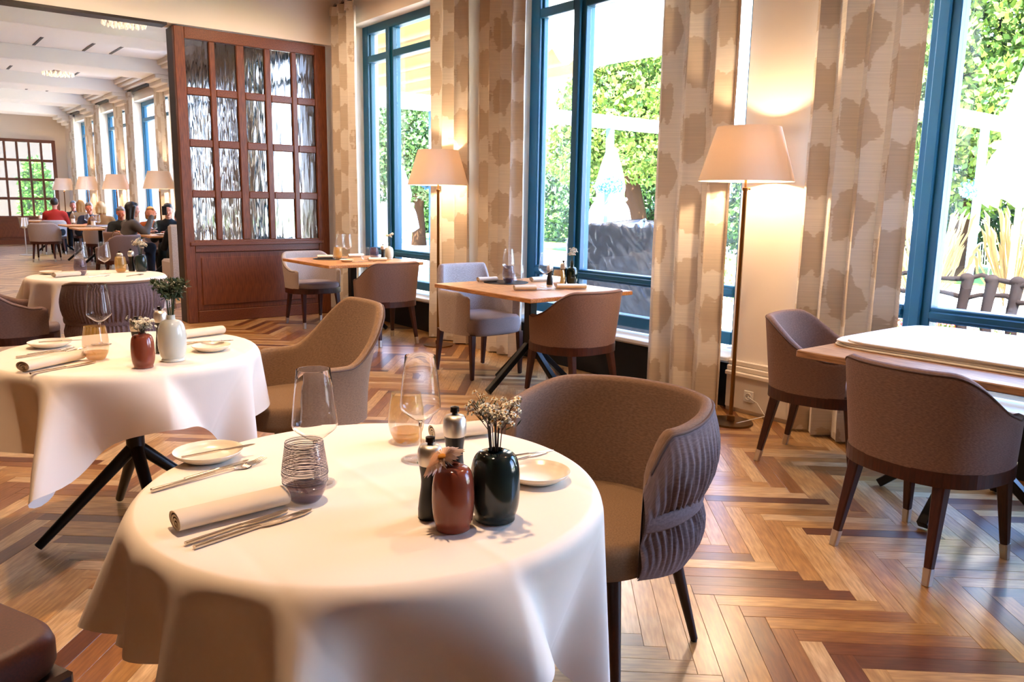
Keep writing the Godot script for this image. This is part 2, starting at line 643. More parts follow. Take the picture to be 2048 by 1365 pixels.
# ---------------------------------------------------------------- the scene
func _ready() -> void:
	rng.seed = 7
	var cam := Camera3D.new()
	cam.name = "camera"
	cam.fov = 46.36
	cam.near = 0.05
	cam.far = 300.0
	cam.position = Vector3(0, 1.35, 0)
	cam.rotation = Vector3(deg_to_rad(-9.85), deg_to_rad(51.6), deg_to_rad(0.9))
	add_child(cam)
	cam.current = true
	var sky_m := ProceduralSkyMaterial.new()
	sky_m.sky_top_color = Color(0.42, 0.6, 0.86)
	sky_m.sky_horizon_color = Color(0.86, 0.92, 1.0)
	sky_m.ground_bottom_color = Color(0.45, 0.45, 0.42)
	sky_m.ground_horizon_color = Color(0.75, 0.78, 0.78)
	sky_m.sky_energy_multiplier = 1.0
	var sky := Sky.new()
	sky.sky_material = sky_m
	var env := Environment.new()
	env.background_mode = Environment.BG_SKY
	env.sky = sky
	env.background_energy_multiplier = 12.0
	env.tonemap_mode = Environment.TONE_MAPPER_LINEAR
	env.tonemap_exposure = 2.1
	env.sdfgi_enabled = true
	env.ssao_enabled = true
	env.ssil_enabled = true
	var we := WorldEnvironment.new()
	we.name = "world_environment"
	we.environment = env
	add_child(we)
	var sun := DirectionalLight3D.new()
	sun.name = "sun"
	sun.light_color = Color(1.0, 0.95, 0.86)
	sun.light_energy = 16.0
	sun.light_angular_distance = 0.6
	sun.shadow_enabled = true
	add_child(sun)
	sun.look_at_from_position(Vector3.ZERO, Vector3(-0.42, -0.8, -0.42))
	materials()
	room()
	parquet()
	windows()
	partitions()
	curtains()
	lamps()
	furniture()
	tableware()
	far_room()
	people()
	garden()


# ---------------------------------------------------------------- setting
const OPENINGS := [[-26.02, -26.01], [-24.55, -22.15], [-21.45, -19.05], [-18.35, -15.85], [-15.15, -12.65], [-11.95, -9.35], [-8.6, -6.3], [-5.56, -3.2], [-2.7, -0.34], [0.2, 2.5]]


func room() -> void:
	var lid := struct("ceiling", boxes([span(-26.4, -9.15, 3.68, 4.0, -4.9, 3.9)]), M.ceiling_white, "white plaster ceiling of the far room")
	part(lid, "dining_ceiling", boxes([span(-9.15, 2.9, 3.75, 4.0, -4.9, 3.9)]), M.ceiling_warm).set_meta("kind", "structure")
	# window wall
	var g := Geo.new()
	var x := -26.4
	for o in OPENINGS:
		if o[0] > x + 0.01:
			var b := span(x, o[0], 0, 3.75, -4.76, -4.41)
			g.box(b[0], b[1])
		var top := span(o[0], o[1], 3.29, 3.75, -4.76, -4.41)
		g.box(top[0], top[1])
		var low := span(o[0], o[1], 0, 0.32, -4.78, -4.62)
		g.box(low[0], low[1])
		x = o[1]
	var last := span(x, 2.9, 0, 3.75, -4.76, -4.41)
	g.box(last[0], last[1])
	struct("wall_window", g.done(), M.plaster, "warm white wall with tall window openings")
	struct("wall_back", boxes([span(2.6, 2.9, 0, 3.75, -4.76, 3.9)]), M.panel_wood)
	struct("wall_side", boxes([span(-26.4, 2.9, 0, 3.75, 3.6, 3.9)]), M.panel_wood)
	struct("wall_partition", boxes([span(-9.15, -8.87, 3.1, 3.75, -4.41, 3.6), span(-9.15, -8.87, 0, 3.1, 1.7, 3.6)]), M.plaster, "plain bulkhead above the sliding partition")
	struct("wall_end", boxes([span(-26.4, -26.0, 2.84, 3.75, -4.76, 3.9), span(-26.4, -26.0, 0, 0.74, -4.76, 3.9), span(-26.4, -26.0, 0.74, 2.84, -4.76, -4.08), span(-26.4, -26.0, 0.74, 2.84, -1.98, 3.9)]), M.plaster)
	struct("trim_1", boxes([span(-9.05, -8.865, 3.075, 3.1, -2.5, 1.7)]), M.panel_wood_dark, "dark track under the bulkhead")
	# plinths of the piers
	var n := 0
	for k in OPENINGS.size() - 1:
		var a: float = OPENINGS[k][1]
		var c: float = OPENINGS[k + 1][0]
		n += 1
		var q := Geo.new()
		for s in [[0.025, 0.245, 0.04], [0.245, 0.275, 0.06], [0.275, 0.31, 0.042], [0.31, 0.345, 0.028]]:
			var b := span(a - 0.0, c + 0.0, s[0], s[1], -4.41, -4.41 + s[2])
			q.box(b[0], b[1], 0.006)
		var gap := span(a, c, 0, 0.025, -4.41, -4.385)
		q.box(gap[0], gap[1])
		struct("baseboard_%d" % n, q.done(), M.trim_white, "tall moulded white skirting on the pier")
	# cornice and beams of the far room
	struct("trim_2", boxes([span(-26, -9.15, 3.5, 3.68, -4.41, -4.22), span(-26, -9.15, 3.55, 3.68, -4.22, -4.12), span(-26, -9.15, 3.6, 3.68, -4.12, -4.06)], 0.01), M.trim_white, "white cornice above the far windows")
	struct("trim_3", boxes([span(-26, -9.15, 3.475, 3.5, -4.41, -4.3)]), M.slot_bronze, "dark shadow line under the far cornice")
	n = 3
	for bx in [-12.4, -15.5, -18.7, -21.8, -24.9]:
		n += 1
		var q := Geo.new()
		var b := span(bx - 0.4, bx + 0.4, 3.45, 3.69, -4.41, 3.6)
		q.box(b[0], b[1], 0.012)
		for s in 4:
			var e := span(bx - 0.4, bx + 0.4, 3.45 - 0.07 * (4 - s), 3.452 - 0.07 * (3 - s), -4.41, -4.06 + 0.1 * s - 0.25)
			q.box(e[0], e[1], 0.008)
		struct("trim_%d" % n, q.done(), M.ceiling_white, "white ceiling beam on a curved bracket")
	var slots := Geo.new()
	for z in [-2.2, -2.9, -3.3, -1.5]:
		for x0 in [-18.15, -21.3, -15.0]:
			var b := span(x0, x0 + 2.2, 3.672, 3.682, z - 0.02, z + 0.02)
			slots.box(b[0], b[1])
	struct("trim_9", slots.done(), M.slot_bronze, "narrow dark slots in the far ceiling")


func parquet() -> void:
	var root := struct_root("floor", "oak herringbone parquet of mixed honey and red-brown blocks")
	var base := part(root, "subfloor", boxes([span(-26.4, 2.9, -0.12, -0.012, -4.9, 3.9)]), M.joint)
	base.set_meta("kind", "structure")
	var w := 0.0706
	var e1 := Vector2(0.661, -0.750).normalized()
	var e2 := Vector2(0.750, 0.661).normalized()
	var o := Vector2(-1.2, -2.217)
	var tones := [Color(0.58, 0.34, 0.125), Color(0.68, 0.44, 0.2), Color(0.48, 0.245, 0.07), Color(0.34, 0.145, 0.04), Color(0.2, 0.068, 0.022), Color(0.74, 0.51, 0.26), Color(0.55, 0.3, 0.1), Color(0.16, 0.055, 0.022)]
	var weights := [0, 0, 1, 1, 5, 5, 2, 3, 4, 6, 6, 7, 2, 0, 3]
	var cv := []
	for t in 8:
		for k in 3:
			var g := Geo.new()
			g.tinted = true
			g.col = tones[t]
			block(g, w, Vector2(k * 0.37 + t * 0.21, k * 0.29 + t * 0.13))
			cv.push_back(g.done())
	var cam_b := Basis.from_euler(Vector3(deg_to_rad(-9.85), deg_to_rad(51.6), deg_to_rad(0.9)))
	var near := []
	var rest := []
	for by in range(-340, 340):
		for bx in range(-340, 340):
			var r := posmod(bx - by, 16)
			if r != 0 and r != 15:
				continue
			var c: Vector2
			if r == 0: c = o + e1 * (bx + 4.0) * w + e2 * (by + 0.5) * w
			else: c = o + e1 * (bx + 0.5) * w + e2 * (by + 4.0) * w
			if c.x < -26.1 or c.x > 2.7 or c.y < -4.75 or c.y > 3.7:
				continue
			var tone: int = weights[rng.randi() % weights.size()]
			if r == 0 and bx == 0 and by == 0: tone = 4
			var item := [c, r == 0, tone, rng.randi() % 3, rng.randf_range(-0.0004, 0.0004)]
			# blocks that the photograph shows: in front of the camera and not under the clothed tables
			var q := cam_b.inverse() * (Vector3(c.x, 0, c.y) - Vector3(0, 1.35, 0))
			var show := false
			if q.z < -0.5:
				var px := 1024.0 - 1595.0 * q.x / q.z
				var py := 682.5 + 1595.0 * q.y / q.z
				show = px > -40 and px < 2090 and py < 1400 and not (px > 260 and px < 1150 and py > 850) and not (px < 520 and py > 680 and py < 860)
			if show: near.push_back([-q.z, item])
			else: rest.push_back(item)
	near.sort_custom(func(a, b): return a[0] < b[0])
	for k in near.size():
		if k < 300:
			var it: Array = near[k][1]
			var p := part(root, "plank", cv[it[2] * 3 + it[3]], M.parquet, Vector3(it[0].x, it[4], it[0].y))
			p.rotation.y = -e1.angle() if it[1] else -e2.angle()
		else:
			rest.push_back(near[k][1])
	var g := Geo.new()
	g.tinted = true
	for it in rest:
		g.col = tones[it[2]]
		g.at(Vector3(it[0].x, it[4], it[0].y), Basis(Vector3.UP, -e1.angle() if it[1] else -e2.angle()))
		var uo := Vector2(fposmod(it[0].x * 3.1, 1.0), fposmod(it[0].y * 2.3, 1.0))
		var l := w * 4.0 - 0.0004
		var b := w * 0.5 - 0.0004
		g.flat([Vector3(-l, 0, -b), Vector3(l, 0, -b), Vector3(l, 0, b), Vector3(-l, 0, b)], Vector3.UP, [uo + Vector2(-l, -b), uo + Vector2(l, -b), uo + Vector2(l, b), uo + Vector2(-l, b)])
	var m := part(root, "planks", g.done(), M.parquet)
	m.set_meta("kind", "stuff")


func block(g: Geo, w: float, uo: Vector2) -> void:
	var l := w * 4.0 - 0.0003
	var b := w * 0.5 - 0.0003
	var e := 0.0009
	var top := [Vector3(-l + e, 0, -b + e), Vector3(l - e, 0, -b + e), Vector3(l - e, 0, b - e), Vector3(-l + e, 0, b - e)]
	var low := [Vector3(-l, -e, -b), Vector3(l, -e, -b), Vector3(l, -e, b), Vector3(-l, -e, b)]
	var uv := []
	for p in top: uv.push_back(uo + Vector2(p.x, p.z))
	g.flat(top, Vector3.UP, uv)
	for k in 4:
		var n := (k + 1) % 4
		var out: Vector3 = (top[k] + top[n]) * 0.5
		g.flat([top[k], top[n], low[n], low[k]], out + Vector3.UP * 0.1, [uv[k], uv[n], uv[n], uv[k]])
		g.flat([low[k], low[n], low[n] + Vector3.DOWN * 0.011, low[k] + Vector3.DOWN * 0.011], out, [uv[k], uv[n], uv[n], uv[k]])


func windows() -> void:
	for k in range(1, OPENINGS.size()):
		var a: float = OPENINGS[k][0]
		var b: float = OPENINGS[k][1]
		var near := k >= 6
		var root := struct_root("window_%d" % k, "tall teal-framed window onto the garden terrace" if near else "tall teal-framed window of the far dining room")
		var z := -4.61
		var d := 0.1
		var fw := 0.12 if near else 0.07
		part(root, "jamb", boxes([span(a, a + fw, 0.4, 3.29, z - d / 2, z + d / 2), span(a + fw, a + fw + 0.02, 0.45, 3.24, z - 0.03, z + 0.02)], 0.006), M.frame_teal)
		part(root, "jamb", boxes([span(b - fw, b, 0.4, 3.29, z - d / 2, z + d / 2), span(b - fw - 0.02, b - fw, 0.45, 3.24, z - 0.03, z + 0.02)], 0.006), M.frame_teal)
		part(root, "head", boxes([span(a + fw, b - fw, 3.2, 3.29, z - d / 2, z + d / 2)], 0.006), M.frame_teal)
		part(root, "bottom_rail", boxes([span(a + fw, b - fw, 0.4, 0.49, z - d / 2, z + d / 2)], 0.006), M.frame_teal)
		var cuts := [a + fw]
		if b - a > 1.5 and near:
			var m0 := a + 0.54
			var m1 := a + 0.69
			part(root, "mullion", boxes([span(m0, m1, 0.49, 3.2, z - d / 2, z + d / 2), span(m0 + 0.045, m1 - 0.045, 0.49, 3.2, z + d / 2, z + d / 2 + 0.03)], 0.006), M.frame_teal)
			cuts += [m0, m1]
		cuts.push_back(b - fw)
		for c in range(0, cuts.size(), 2):
			var x0: float = cuts[c]
			var x1: float = cuts[c + 1]
			part(root, "transom", boxes([span(x0, x1, 2.89, 2.965, z - d / 2, z + d / 2)], 0.006), M.frame_teal)
			part(root, "low_rail", boxes([span(x0, x1, 0.73, 0.81, z - d / 2, z + d / 2), span(x0, x1, 0.75, 0.79, z + d / 2, z + d / 2 + 0.02)], 0.006), M.frame_teal)
			for y in [[0.49, 0.73], [0.81, 2.89], [2.965, 3.2]]:
				part(root, "pane", boxes([span(x0, x1, y[0], y[1], z - 0.003, z + 0.003)]), M.window_glass)
		part(root, "sill", boxes([span(a, b, 0.325, 0.355, -4.66, -4.37)], 0.005), M.reveal_white)
		if near:
			var label: String = ["", "", "dark convector under the window by the glazed partition", "dark convector under the window behind the green bottle vase table", "dark convector under the window behind the folded cloths", "dark convector under the window outside the picture"][k - 4]
			if k == 9: continue
			var t := thing("convector", label, "heater", Vector3((a + b) / 2, 0, -4.5), 0, "convectors under the windows")
			var w := b - a
			part(t, "casing", boxes([[Vector3(0, 0.15, 0), Vector3(w - 0.02, 0.3, 0.14)]], 0.004), M.niche)
			part(t, "grille_frame", boxes([[Vector3(0, 0.31, 0.066), Vector3(w - 0.02, 0.014, 0.012)], [Vector3(0, 0.31, -0.066), Vector3(w - 0.02, 0.014, 0.012)]], 0.002), M.steel)
			for s in 40:
				part(t, "slat", keep("slat", func(): return boxes([[Vector3.ZERO, Vector3(0.012, 0.014, 0.12)]], 0.002)), M.steel, Vector3((s - 19.5) * w / 41.0, 0.31, 0))


# a glazed wooden partition leaf in its own axes: x across from 0 to width, z its thickness
func leaf(root: Node3D, cols: Array, rows: Array, width: float, height: float, thick: float, low_top: float, glass: Material) -> void:
	var h := thick / 2
	var x0: float = cols[0][0]
	var x1: float = cols[cols.size() - 1][1]
	part(root, "stile", boxes([span(0, x0, 0, height, -h, h)], 0.006), M.panel_wood)
	part(root, "stile", boxes([span(x1, width, 0, height, -h, h)], 0.006), M.panel_wood)
	part(root, "top_rail", boxes([span(x0, x1, rows[rows.size() - 1][1], height, -h, h)], 0.005), M.panel_wood_across)
	part(root, "middle_rail", boxes([span(x0, x1, low_top, rows[0][0], -h, h), span(x0 - 0.05, x1 + 0.05, rows[0][0] - 0.06, rows[0][0] - 0.02, -h - 0.018, -h)], 0.005), M.panel_wood_across)
	part(root, "bottom_rail", boxes([span(x0, x1, 0, 0.13, -h, h)], 0.005), M.panel_wood_across)
	part(root, "lower_panel", boxes([span(x0, x1, 0.13, low_top, -h * 0.5, h * 0.5), span(x0 + 0.06, x1 - 0.06, 0.19, low_top - 0.06, -h * 0.8, -h * 0.5)], 0.006), M.panel_wood)
	for c in cols.size() - 1:
		part(root, "glazing_bar", boxes([span(cols[c][1], cols[c + 1][0], rows[0][0], rows[rows.size() - 1][1], -h * 0.9, h * 0.9)], 0.008), M.panel_wood)
	for r in rows.size() - 1:
		for c in cols.size():
			part(root, "cross_bar", boxes([span(cols[c][0], cols[c][1], rows[r][1], rows[r + 1][0], -h * 0.85, h * 0.85)], 0.008), M.panel_wood_across)
	for r in rows:
		for c in cols:
			var cx: float = (c[0] + c[1]) / 2
			var cy: float = (r[0] + r[1]) / 2
			var sx: float = c[1] - c[0]
			var sy: float = r[1] - r[0]
			var key := "pane%.3f%.3f%d" % [sx, sy, int(r[0] * 7) % 3]
			part(root, "pane", keep(key, func():
				var g := Geo.new()
				var ph := fposmod(cx * 5.3 + cy * 2.1, 1.0)
				for s in [-1.0, 1.0]:
					g.flat([Vector3(-sx / 2, -sy / 2, 0.005 * s), Vector3(sx / 2, -sy / 2, 0.005 * s), Vector3(sx / 2, sy / 2, 0.005 * s), Vector3(-sx / 2, sy / 2, 0.005 * s)], Vector3(0, 0, s), [Vector2(ph, 0), Vector2(ph + sx, 0), Vector2(ph + sx, sy), Vector2(ph, sy)])
				for e in [[-1, 0], [1, 0], [0, -1], [0, 1]]:
					var m := Vector3(e[0], e[1], 0)
					var u := Vector3(e[1], e[0], 0)
					var p := Vector3(e[0] * sx / 2, e[1] * sy / 2, 0)
					var q := Vector3(u.x * sx / 2, u.y * sy / 2, 0)
					g.flat([p - q - Vector3(0, 0, 0.005), p + q - Vector3(0, 0, 0.005), p + q + Vector3(0, 0, 0.005), p - q + Vector3(0, 0, 0.005)], m)
				return g.done()), glass, Vector3(cx, cy, 0))


func partitions() -> void:
	var t := thing("glazed_partition", "large brown wooden partition leaf with twenty wavy glass panes and panelled foot", "partition", Vector3(-8.905, 0, -4.23), -PI / 2)
	# local x runs from the window wall into the room
	var cols := [[0.137, 0.353], [0.414, 0.656], [0.724, 0.948], [1.034, 1.26], [1.322, 1.565]]
	leaf(t, cols, [[0.9, 1.35], [1.43, 1.88], [1.96, 2.41], [2.49, 2.97]], 1.67, 3.085, 0.07, 0.77, M.wavy_glass)
	part(t, "edge_post", boxes([span(1.6, 1.668, 0, 3.085, 0.037, 0.24)], 0.004), M.panel_wood_dark)
	t.rotation.y = -PI / 2
	var f := thing("glazed_partition", "distant wooden partition with green garden showing through its glass panes", "partition", Vector3(-25.93, 0, -4.12), -PI / 2)
	var fc := []
	for k in 7: fc.push_back([0.09 + k * 0.29, 0.09 + k * 0.29 + 0.235])
	leaf(f, fc, [[0.78, 1.22], [1.29, 1.74], [1.81, 2.26], [2.33, 2.78]], 2.16, 2.86, 0.07, 0.64, M.far_glass)


func curtain(x0: float, x1: float, z: float, folds: int, sd: int, label: String, group: String, top := 3.45) -> void:
	var g := Geo.new()
	var f := FastNoiseLite.new()
	f.seed = sd
	f.frequency = 1.0
	var nu := folds * 18
	var w := x1 - x0
	g.grid(nu, 30, func(a, b):
		var y: float = top * (1.0 - b) + 0.012 * b
		var ph: float = TAU * folds * (a + 0.03 * f.get_noise_2d(a * 3.0, b * 0.8 + 7.0))
		var open: float = 0.75 + 0.25 * b
		var amp: float = (0.05 + 0.025 * f.get_noise_2d(a * 5.0, b * 0.7)) * open
		var sag: float = 0.02 * f.get_noise_2d(a * 1.2 + 20.0, b * 2.0)
		return Vector3(x0 + w * a + 0.012 * sin(2.0 * ph) * open + sag, y, z + amp * sin(ph) + sag * 0.6), false, false, w * 1.55 / 0.9, top / 0.95)
	var t := thing("curtain", label, "curtain", Vector3.ZERO, 0, group)
	part(t, "drape", g.done(), M.curtain)
	var hd := Geo.new()
	hd.grid(nu, 3, func(a, b):
		return Vector3(x0 + w * a, top + 0.05 - 0.1 * b, z + 0.02 + 0.03 * sin(TAU * folds * a)), false, false, w * 2.1 / 0.6, 0.1)
	part(t, "heading", hd.done(), M.curtain)
	for k in folds:
		part(t, "ring", keep("ring", func():
			var q := Geo.new()
			var pts := []
			for s in 13: pts.push_back(Vector3(0, 0.018 * cos(TAU * s / 12.0), 0.018 * sin(TAU * s / 12.0)))
			q.tube(pts, 0.003, 5, false)
			return q.done()), M.slot_bronze, Vector3(x0 + w * (k + 0.5) / folds, top + 0.062, z))


func curtains() -> void:
	var z := -4.3
	curtain(-8.82, -8.28, z, 3, 3, "cream damask curtain in the corner beside the large glazed partition", "patterned curtains of the near windows")
	curtain(-6.74, -6.12, z, 3, 5, "cream damask curtain directly behind the farther floor lamp's pole", "patterned curtains of the near windows")
	curtain(-5.92, -5.32, z, 4, 7, "cream damask curtain between the farther floor lamp and green bottle vase", "patterned curtains of the near windows")
	curtain(-3.84, -3.2, z, 3, 9, "cream damask curtain hanging at the side of the nearer floor lamp, by covered grill", "patterned curtains of the near windows")
	curtain(-2.68, -2.06, z, 4, 11, "wide cream damask curtain behind the tub chair at the folded cloths table", "patterned curtains of the near windows")
	var n := 0
	for k in range(1, 6):
		var o: Array = OPENINGS[k]
		for s in 2:
			n += 1
			var a: float = o[0] - 0.12 if s == 0 else o[1] - 0.42
			curtain(a, a + 0.54, z, 3, 20 + n, "pale curtain, %s side, %s" % ["deeper" if s == 0 else "nearer", ["", "window beside the end wall of the far room", "second far window from the end wall", "third far window from the end wall", "fourth far window from the end wall", "window just beyond the glazed partition"][k]], "curtains of the far dining room", 3.4)
	for k in range(1, 9):
		var o: Array = OPENINGS[k]
		var rod := thing("curtain_rod", "thin dark curtain rod with brackets over %s" % ["the", "far window nearest the end wall", "second far window from the end wall", "third far window from the end wall", "fourth far window from the end wall", "window just beyond the glazed partition", "window beside the glazed partition", "window with the covered grill outside", "window with the plumed grasses outside"][k], "curtain rod", Vector3((o[0] + o[1]) / 2, 3.51 if k >= 6 else 3.46, z), 0, "curtain rods")
		var hw: float = (o[1] - o[0]) / 2 + 0.3
		var g := Geo.new()
		g.tube([Vector3(-hw, 0, 0), Vector3(hw, 0, 0)], 0.009, 8)
		part(rod, "pole", g.done(), M.slot_bronze)
		for s in [-1.0, 1.0]:
			var q := Geo.new()
			q.tube([Vector3(s * (hw - 0.1), 0, 0), Vector3(s * (hw - 0.1), 0.01, -0.11)], 0.006, 6)
			part(rod, "bracket", q.done(), M.slot_bronze)


func floor_lamp(label: String, at: Vector3, near: bool) -> void:
	var t := thing("floor_lamp", label, "floor lamp", at, 0, "floor lamps along the windows")
	var seg := 40 if near else 20
	part(t, "base", keep("lamp_base%d" % seg, func():
		var g := Geo.new()
		g.lathe([Vector2(0, 0), Vector2(0.138, 0), Vector2(0.14, 0.006), Vector2(0.136, 0.012), Vector2(0.02, 0.016), Vector2(0.018, 0.03), Vector2(0, 0.032)], seg)
		return g.done()), M.brass)
	part(t, "pole", keep("lamp_pole", func():
		var g := Geo.new()
		g.lathe([Vector2(0, 0.016), Vector2(0.026, 0.016), Vector2(0.026, 0.05), Vector2(0.013, 0.055), Vector2(0.0125, 1.44), Vector2(0.017, 1.445), Vector2(0.017, 1.46), Vector2(0.008, 1.463), Vector2(0.007, 1.6), Vector2(0, 1.6)], 14)
		return g.done()), M.brass)
	part(t, "switch", keep("lamp_switch", func():
		var g := Geo.new()
		g.tube([Vector3(0.015, 1.452, 0), Vector3(0.035, 1.452, 0.01)], 0.004, 6)
		g.ball(Vector3(0.038, 1.452, 0.011), Vector3.ONE * 0.007, 8, 6)
		return g.done()), M.brass)
	part(t, "shade", keep("lamp_shade%d" % seg, func():
		var g := Geo.new()
		g.lathe([Vector2(0.28, 1.5), Vector2(0.186, 1.81)], seg)
		g.lathe([Vector2(0.183, 1.81), Vector2(0.277, 1.5)], seg)
		g.lathe([Vector2(0.277, 1.5), Vector2(0.2785, 1.497), Vector2(0.28, 1.5)], seg)
		g.lathe([Vector2(0.186, 1.81), Vector2(0.1845, 1.813), Vector2(0.183, 1.81)], seg)
		return g.done()), M.lamp_shade)
	part(t, "shade_ring", keep("lamp_ring", func():
		var g := Geo.new()
		for k in 3:
			var d := Vector3(cos(TAU * k / 3), 0, sin(TAU * k / 3))
			g.tube([Vector3(0, 1.59, 0), Vector3(0, 1.76, 0) + d * 0.19], 0.002, 5)
		return g.done()), M.brass)
	var bm: StandardMaterial3D = M.get("bulb")
	if bm == null:
		bm = mat("bulb", Color(1, 0.9, 0.75), 0.5)
		bm.emission_enabled = true
		bm.emission = Color(1.0, 0.82, 0.6)
		bm.emission_energy_multiplier = 3.0
	part(t, "bulb", keep("bulb", func():
		var g := Geo.new()
		g.ball(Vector3(0, 1.64, 0), Vector3(0.034, 0.045, 0.034), 12, 10)
		return g.done()), bm)
	var l := OmniLight3D.new()
	l.name = "lamp_light"
	l.light_color = Color(1.0, 0.85, 0.68)
	l.light_energy = 0.45
	l.light_size = 0.03
	l.omni_range = 30.0
	l.omni_attenuation = 2.0
	l.shadow_enabled = true
	l.position = Vector3(0, 1.64, 0)
	t.add_child(l)


func lamps() -> void:
	floor_lamp("brass floor lamp with a wide cream shade before the pier with wall socket", Vector3(-2.963, 0, -4.12), true)
	floor_lamp("brass floor lamp with a cream shade behind the bare table holding the green vase", Vector3(-6.291, 0, -4.09), true)
	floor_lamp("cream shaded floor lamp in the far room, closest to the big partition's edge", Vector3(-15.5, 0, -4.08), false)
	floor_lamp("cream shaded floor lamp in the far room, second along from the partition's edge", Vector3(-18.8, 0, -4.08), false)
	floor_lamp("cream shaded floor lamp in the far room, third along from the partition's edge", Vector3(-21.75, 0, -4.08), false)
	floor_lamp("cream shaded floor lamp in the far room beside the end wall", Vector3(-24.85, 0, -4.08), false)
	# recessed downlights
	var lens := mat("downlight_lens", Color(1, 0.95, 0.85), 0.4)
	lens.emission_enabled = true
	lens.emission = Color(1.0, 0.8, 0.58)
	lens.emission_energy_multiplier = 4.0
	var spots := [[-1.6, -0.9, 3.75], [-3.6, -0.9, 3.75], [-6.6, -1.3, 3.75], [-1.6, -2.9, 3.75], [-4.6, -2.6, 3.75], [-7.6, -3.3, 3.75], [-7.6, -1.7, 3.75], [-7.6, 0.0, 3.75], [-11.0, -1.6, 3.68], [-14.0, -2.2, 3.68], [-17.1, -2.2, 3.68], [-20.3, -2.2, 3.68]]
	var places := ["above the dark green vase table", "above the white vase table", "before the table at the opening", "over the open floor before the nearer lamp", "above the bare table with the bottle vase", "closest to the window wall along the partition", "second from the window wall along the partition", "third from the window wall along the partition", "just inside the far room", "above the slipcovered chair", "above the far man in slate", "above the far person in orange", "of the far room opposite the slipcovered chair", "of the far room opposite the middle tables", "of the far room opposite the end tables"]
	for k in spots.size():
		var s: Array = spots[k]
		var t := thing("ceiling_light", "small round downlight %s" % places[k], "ceiling light", Vector3(s[0], s[2], s[1]), 0, "recessed ceiling downlights")
		part(t, "trim_ring", keep("dl_ring", func():
			var g := Geo.new()
			g.lathe([Vector2(0.045, -0.002), Vector2(0.06, -0.006), Vector2(0.065, 0.0)], 24)
			return g.done()), M.trim_white)
		part(t, "lens", keep("dl_lens", func():
			var g := Geo.new()
			g.lathe([Vector2(0.0, -0.003), Vector2(0.046, -0.003)], 24)
			return g.done()), lens)
		var l := SpotLight3D.new()
		l.name = "downlight"
		l.light_color = Color(1.0, 0.84, 0.68)
		l.light_energy = (4.3 if k < 2 else 2.2) if s[0] > -9.0 else 4.2
		l.light_size = 0.05
		l.spot_angle = 42.0 if k < 2 else (80.0 if s[0] == -7.6 else 58.0)
		l.spot_angle_attenuation = 0.6
		l.spot_range = 12.0
		l.spot_attenuation = 2.0
		l.shadow_enabled = true
		l.position = Vector3(0, -0.012, 0)
		l.rotation.x = -PI / 2
		t.add_child(l)
	var spark := mat("crystal_lamp", Color(0.95, 0.92, 0.85), 0.15)
	spark.emission_enabled = true
	spark.emission = Color(1.0, 0.9, 0.75)
	spark.emission_energy_multiplier = 0.3
	for p in [Vector3(-11.6, 3.52, -2.74), Vector3(-17.1, 3.52, -2.86)]:
		var t := thing("crystal_light", "round crystal ceiling light of the far room %s" % ("over the near end" if p.x > -13 else "deeper in"), "ceiling light", p, 0, "crystal ceiling lights")
		var g := Geo.new()
		g.lathe([Vector2(0, 0.03), Vector2(0.2, 0.03), Vector2(0.21, 0.05), Vector2(0.05, 0.06), Vector2(0.05, 0.16), Vector2(0, 0.16)], 24)
		part(t, "mount", g.done(), M.trim_white)
		for k in 3:
			var q := Geo.new()
			var n: int = [8, 14, 20][k]
			for j in n:
				var a: float = TAU * j / n
				q.ball(Vector3(cos(a), 0, sin(a)) * [0.07, 0.16, 0.25][k] + Vector3(0, 0.01 * k, 0), Vector3(0.02, 0.03, 0.02), 6, 4)
			part(t, "crystals", q.done(), spark).set_meta("kind", "stuff")
	# socket and lead
	var so := thing("wall_socket", "white round power socket set in the moulded plinth behind the lamp", "socket", Vector3(-3.01, 0.125, -4.369))
	part(so, "plate", boxes([[Vector3(0, 0, 0.004), Vector3(0.075, 0.075, 0.008)]], 0.003), M.socket_white)
	var rg := Geo.new()
	rg.at(Vector3(0, 0, 0.008), Basis(Vector3.RIGHT, PI / 2))
	rg.lathe([Vector2(0.019, 0.001), Vector2(0.02, 0.004), Vector2(0.023, 0.004), Vector2(0.024, 0.0)], 20)
	part(so, "insert", rg.done(), M.socket_white)
	part(so, "pin_hole", boxes([[Vector3(-0.009, 0, 0.009), Vector3(0.005, 0.005, 0.002)]]), M.niche)
	part(so, "pin_hole", boxes([[Vector3(0.009, 0, 0.009), Vector3(0.005, 0.005, 0.002)]]), M.niche)
	var pts := []
	for k in 40:
		var a := k / 39.0
		pts.push_back(Vector3(-2.965 + 0.15 * cos(2.2 + a * 5.0) * (1.0 - 0.3 * a) - 0.02 * a, 0.006, -4.12 + 0.16 * sin(2.2 + a * 5.0) * (1.0 - 0.2 * a)))
	pts.push_back(Vector3(-2.86, 0.03, -4.34))
	pts.push_back(Vector3(-2.93, 0.1, -4.345))
	pts.push_back(Vector3(-3.01, 0.125, -4.355))
	var lg := Geo.new()
	lg.tube(pts, 0.003, 6)
	solo("lamp_cord", lg.done(), M.socket_white, "pale thin cord curled round the lamp base up to the socket", "cord")


# ---------------------------------------------------------------- furniture
func plan(phi: float, a: float, b: float, pw: float) -> Vector2:
	var s := sin(phi)
	var c := cos(phi)
	return Vector2(a * signf(s) * pow(absf(s), pw), -b * signf(c) * pow(absf(c), pw))


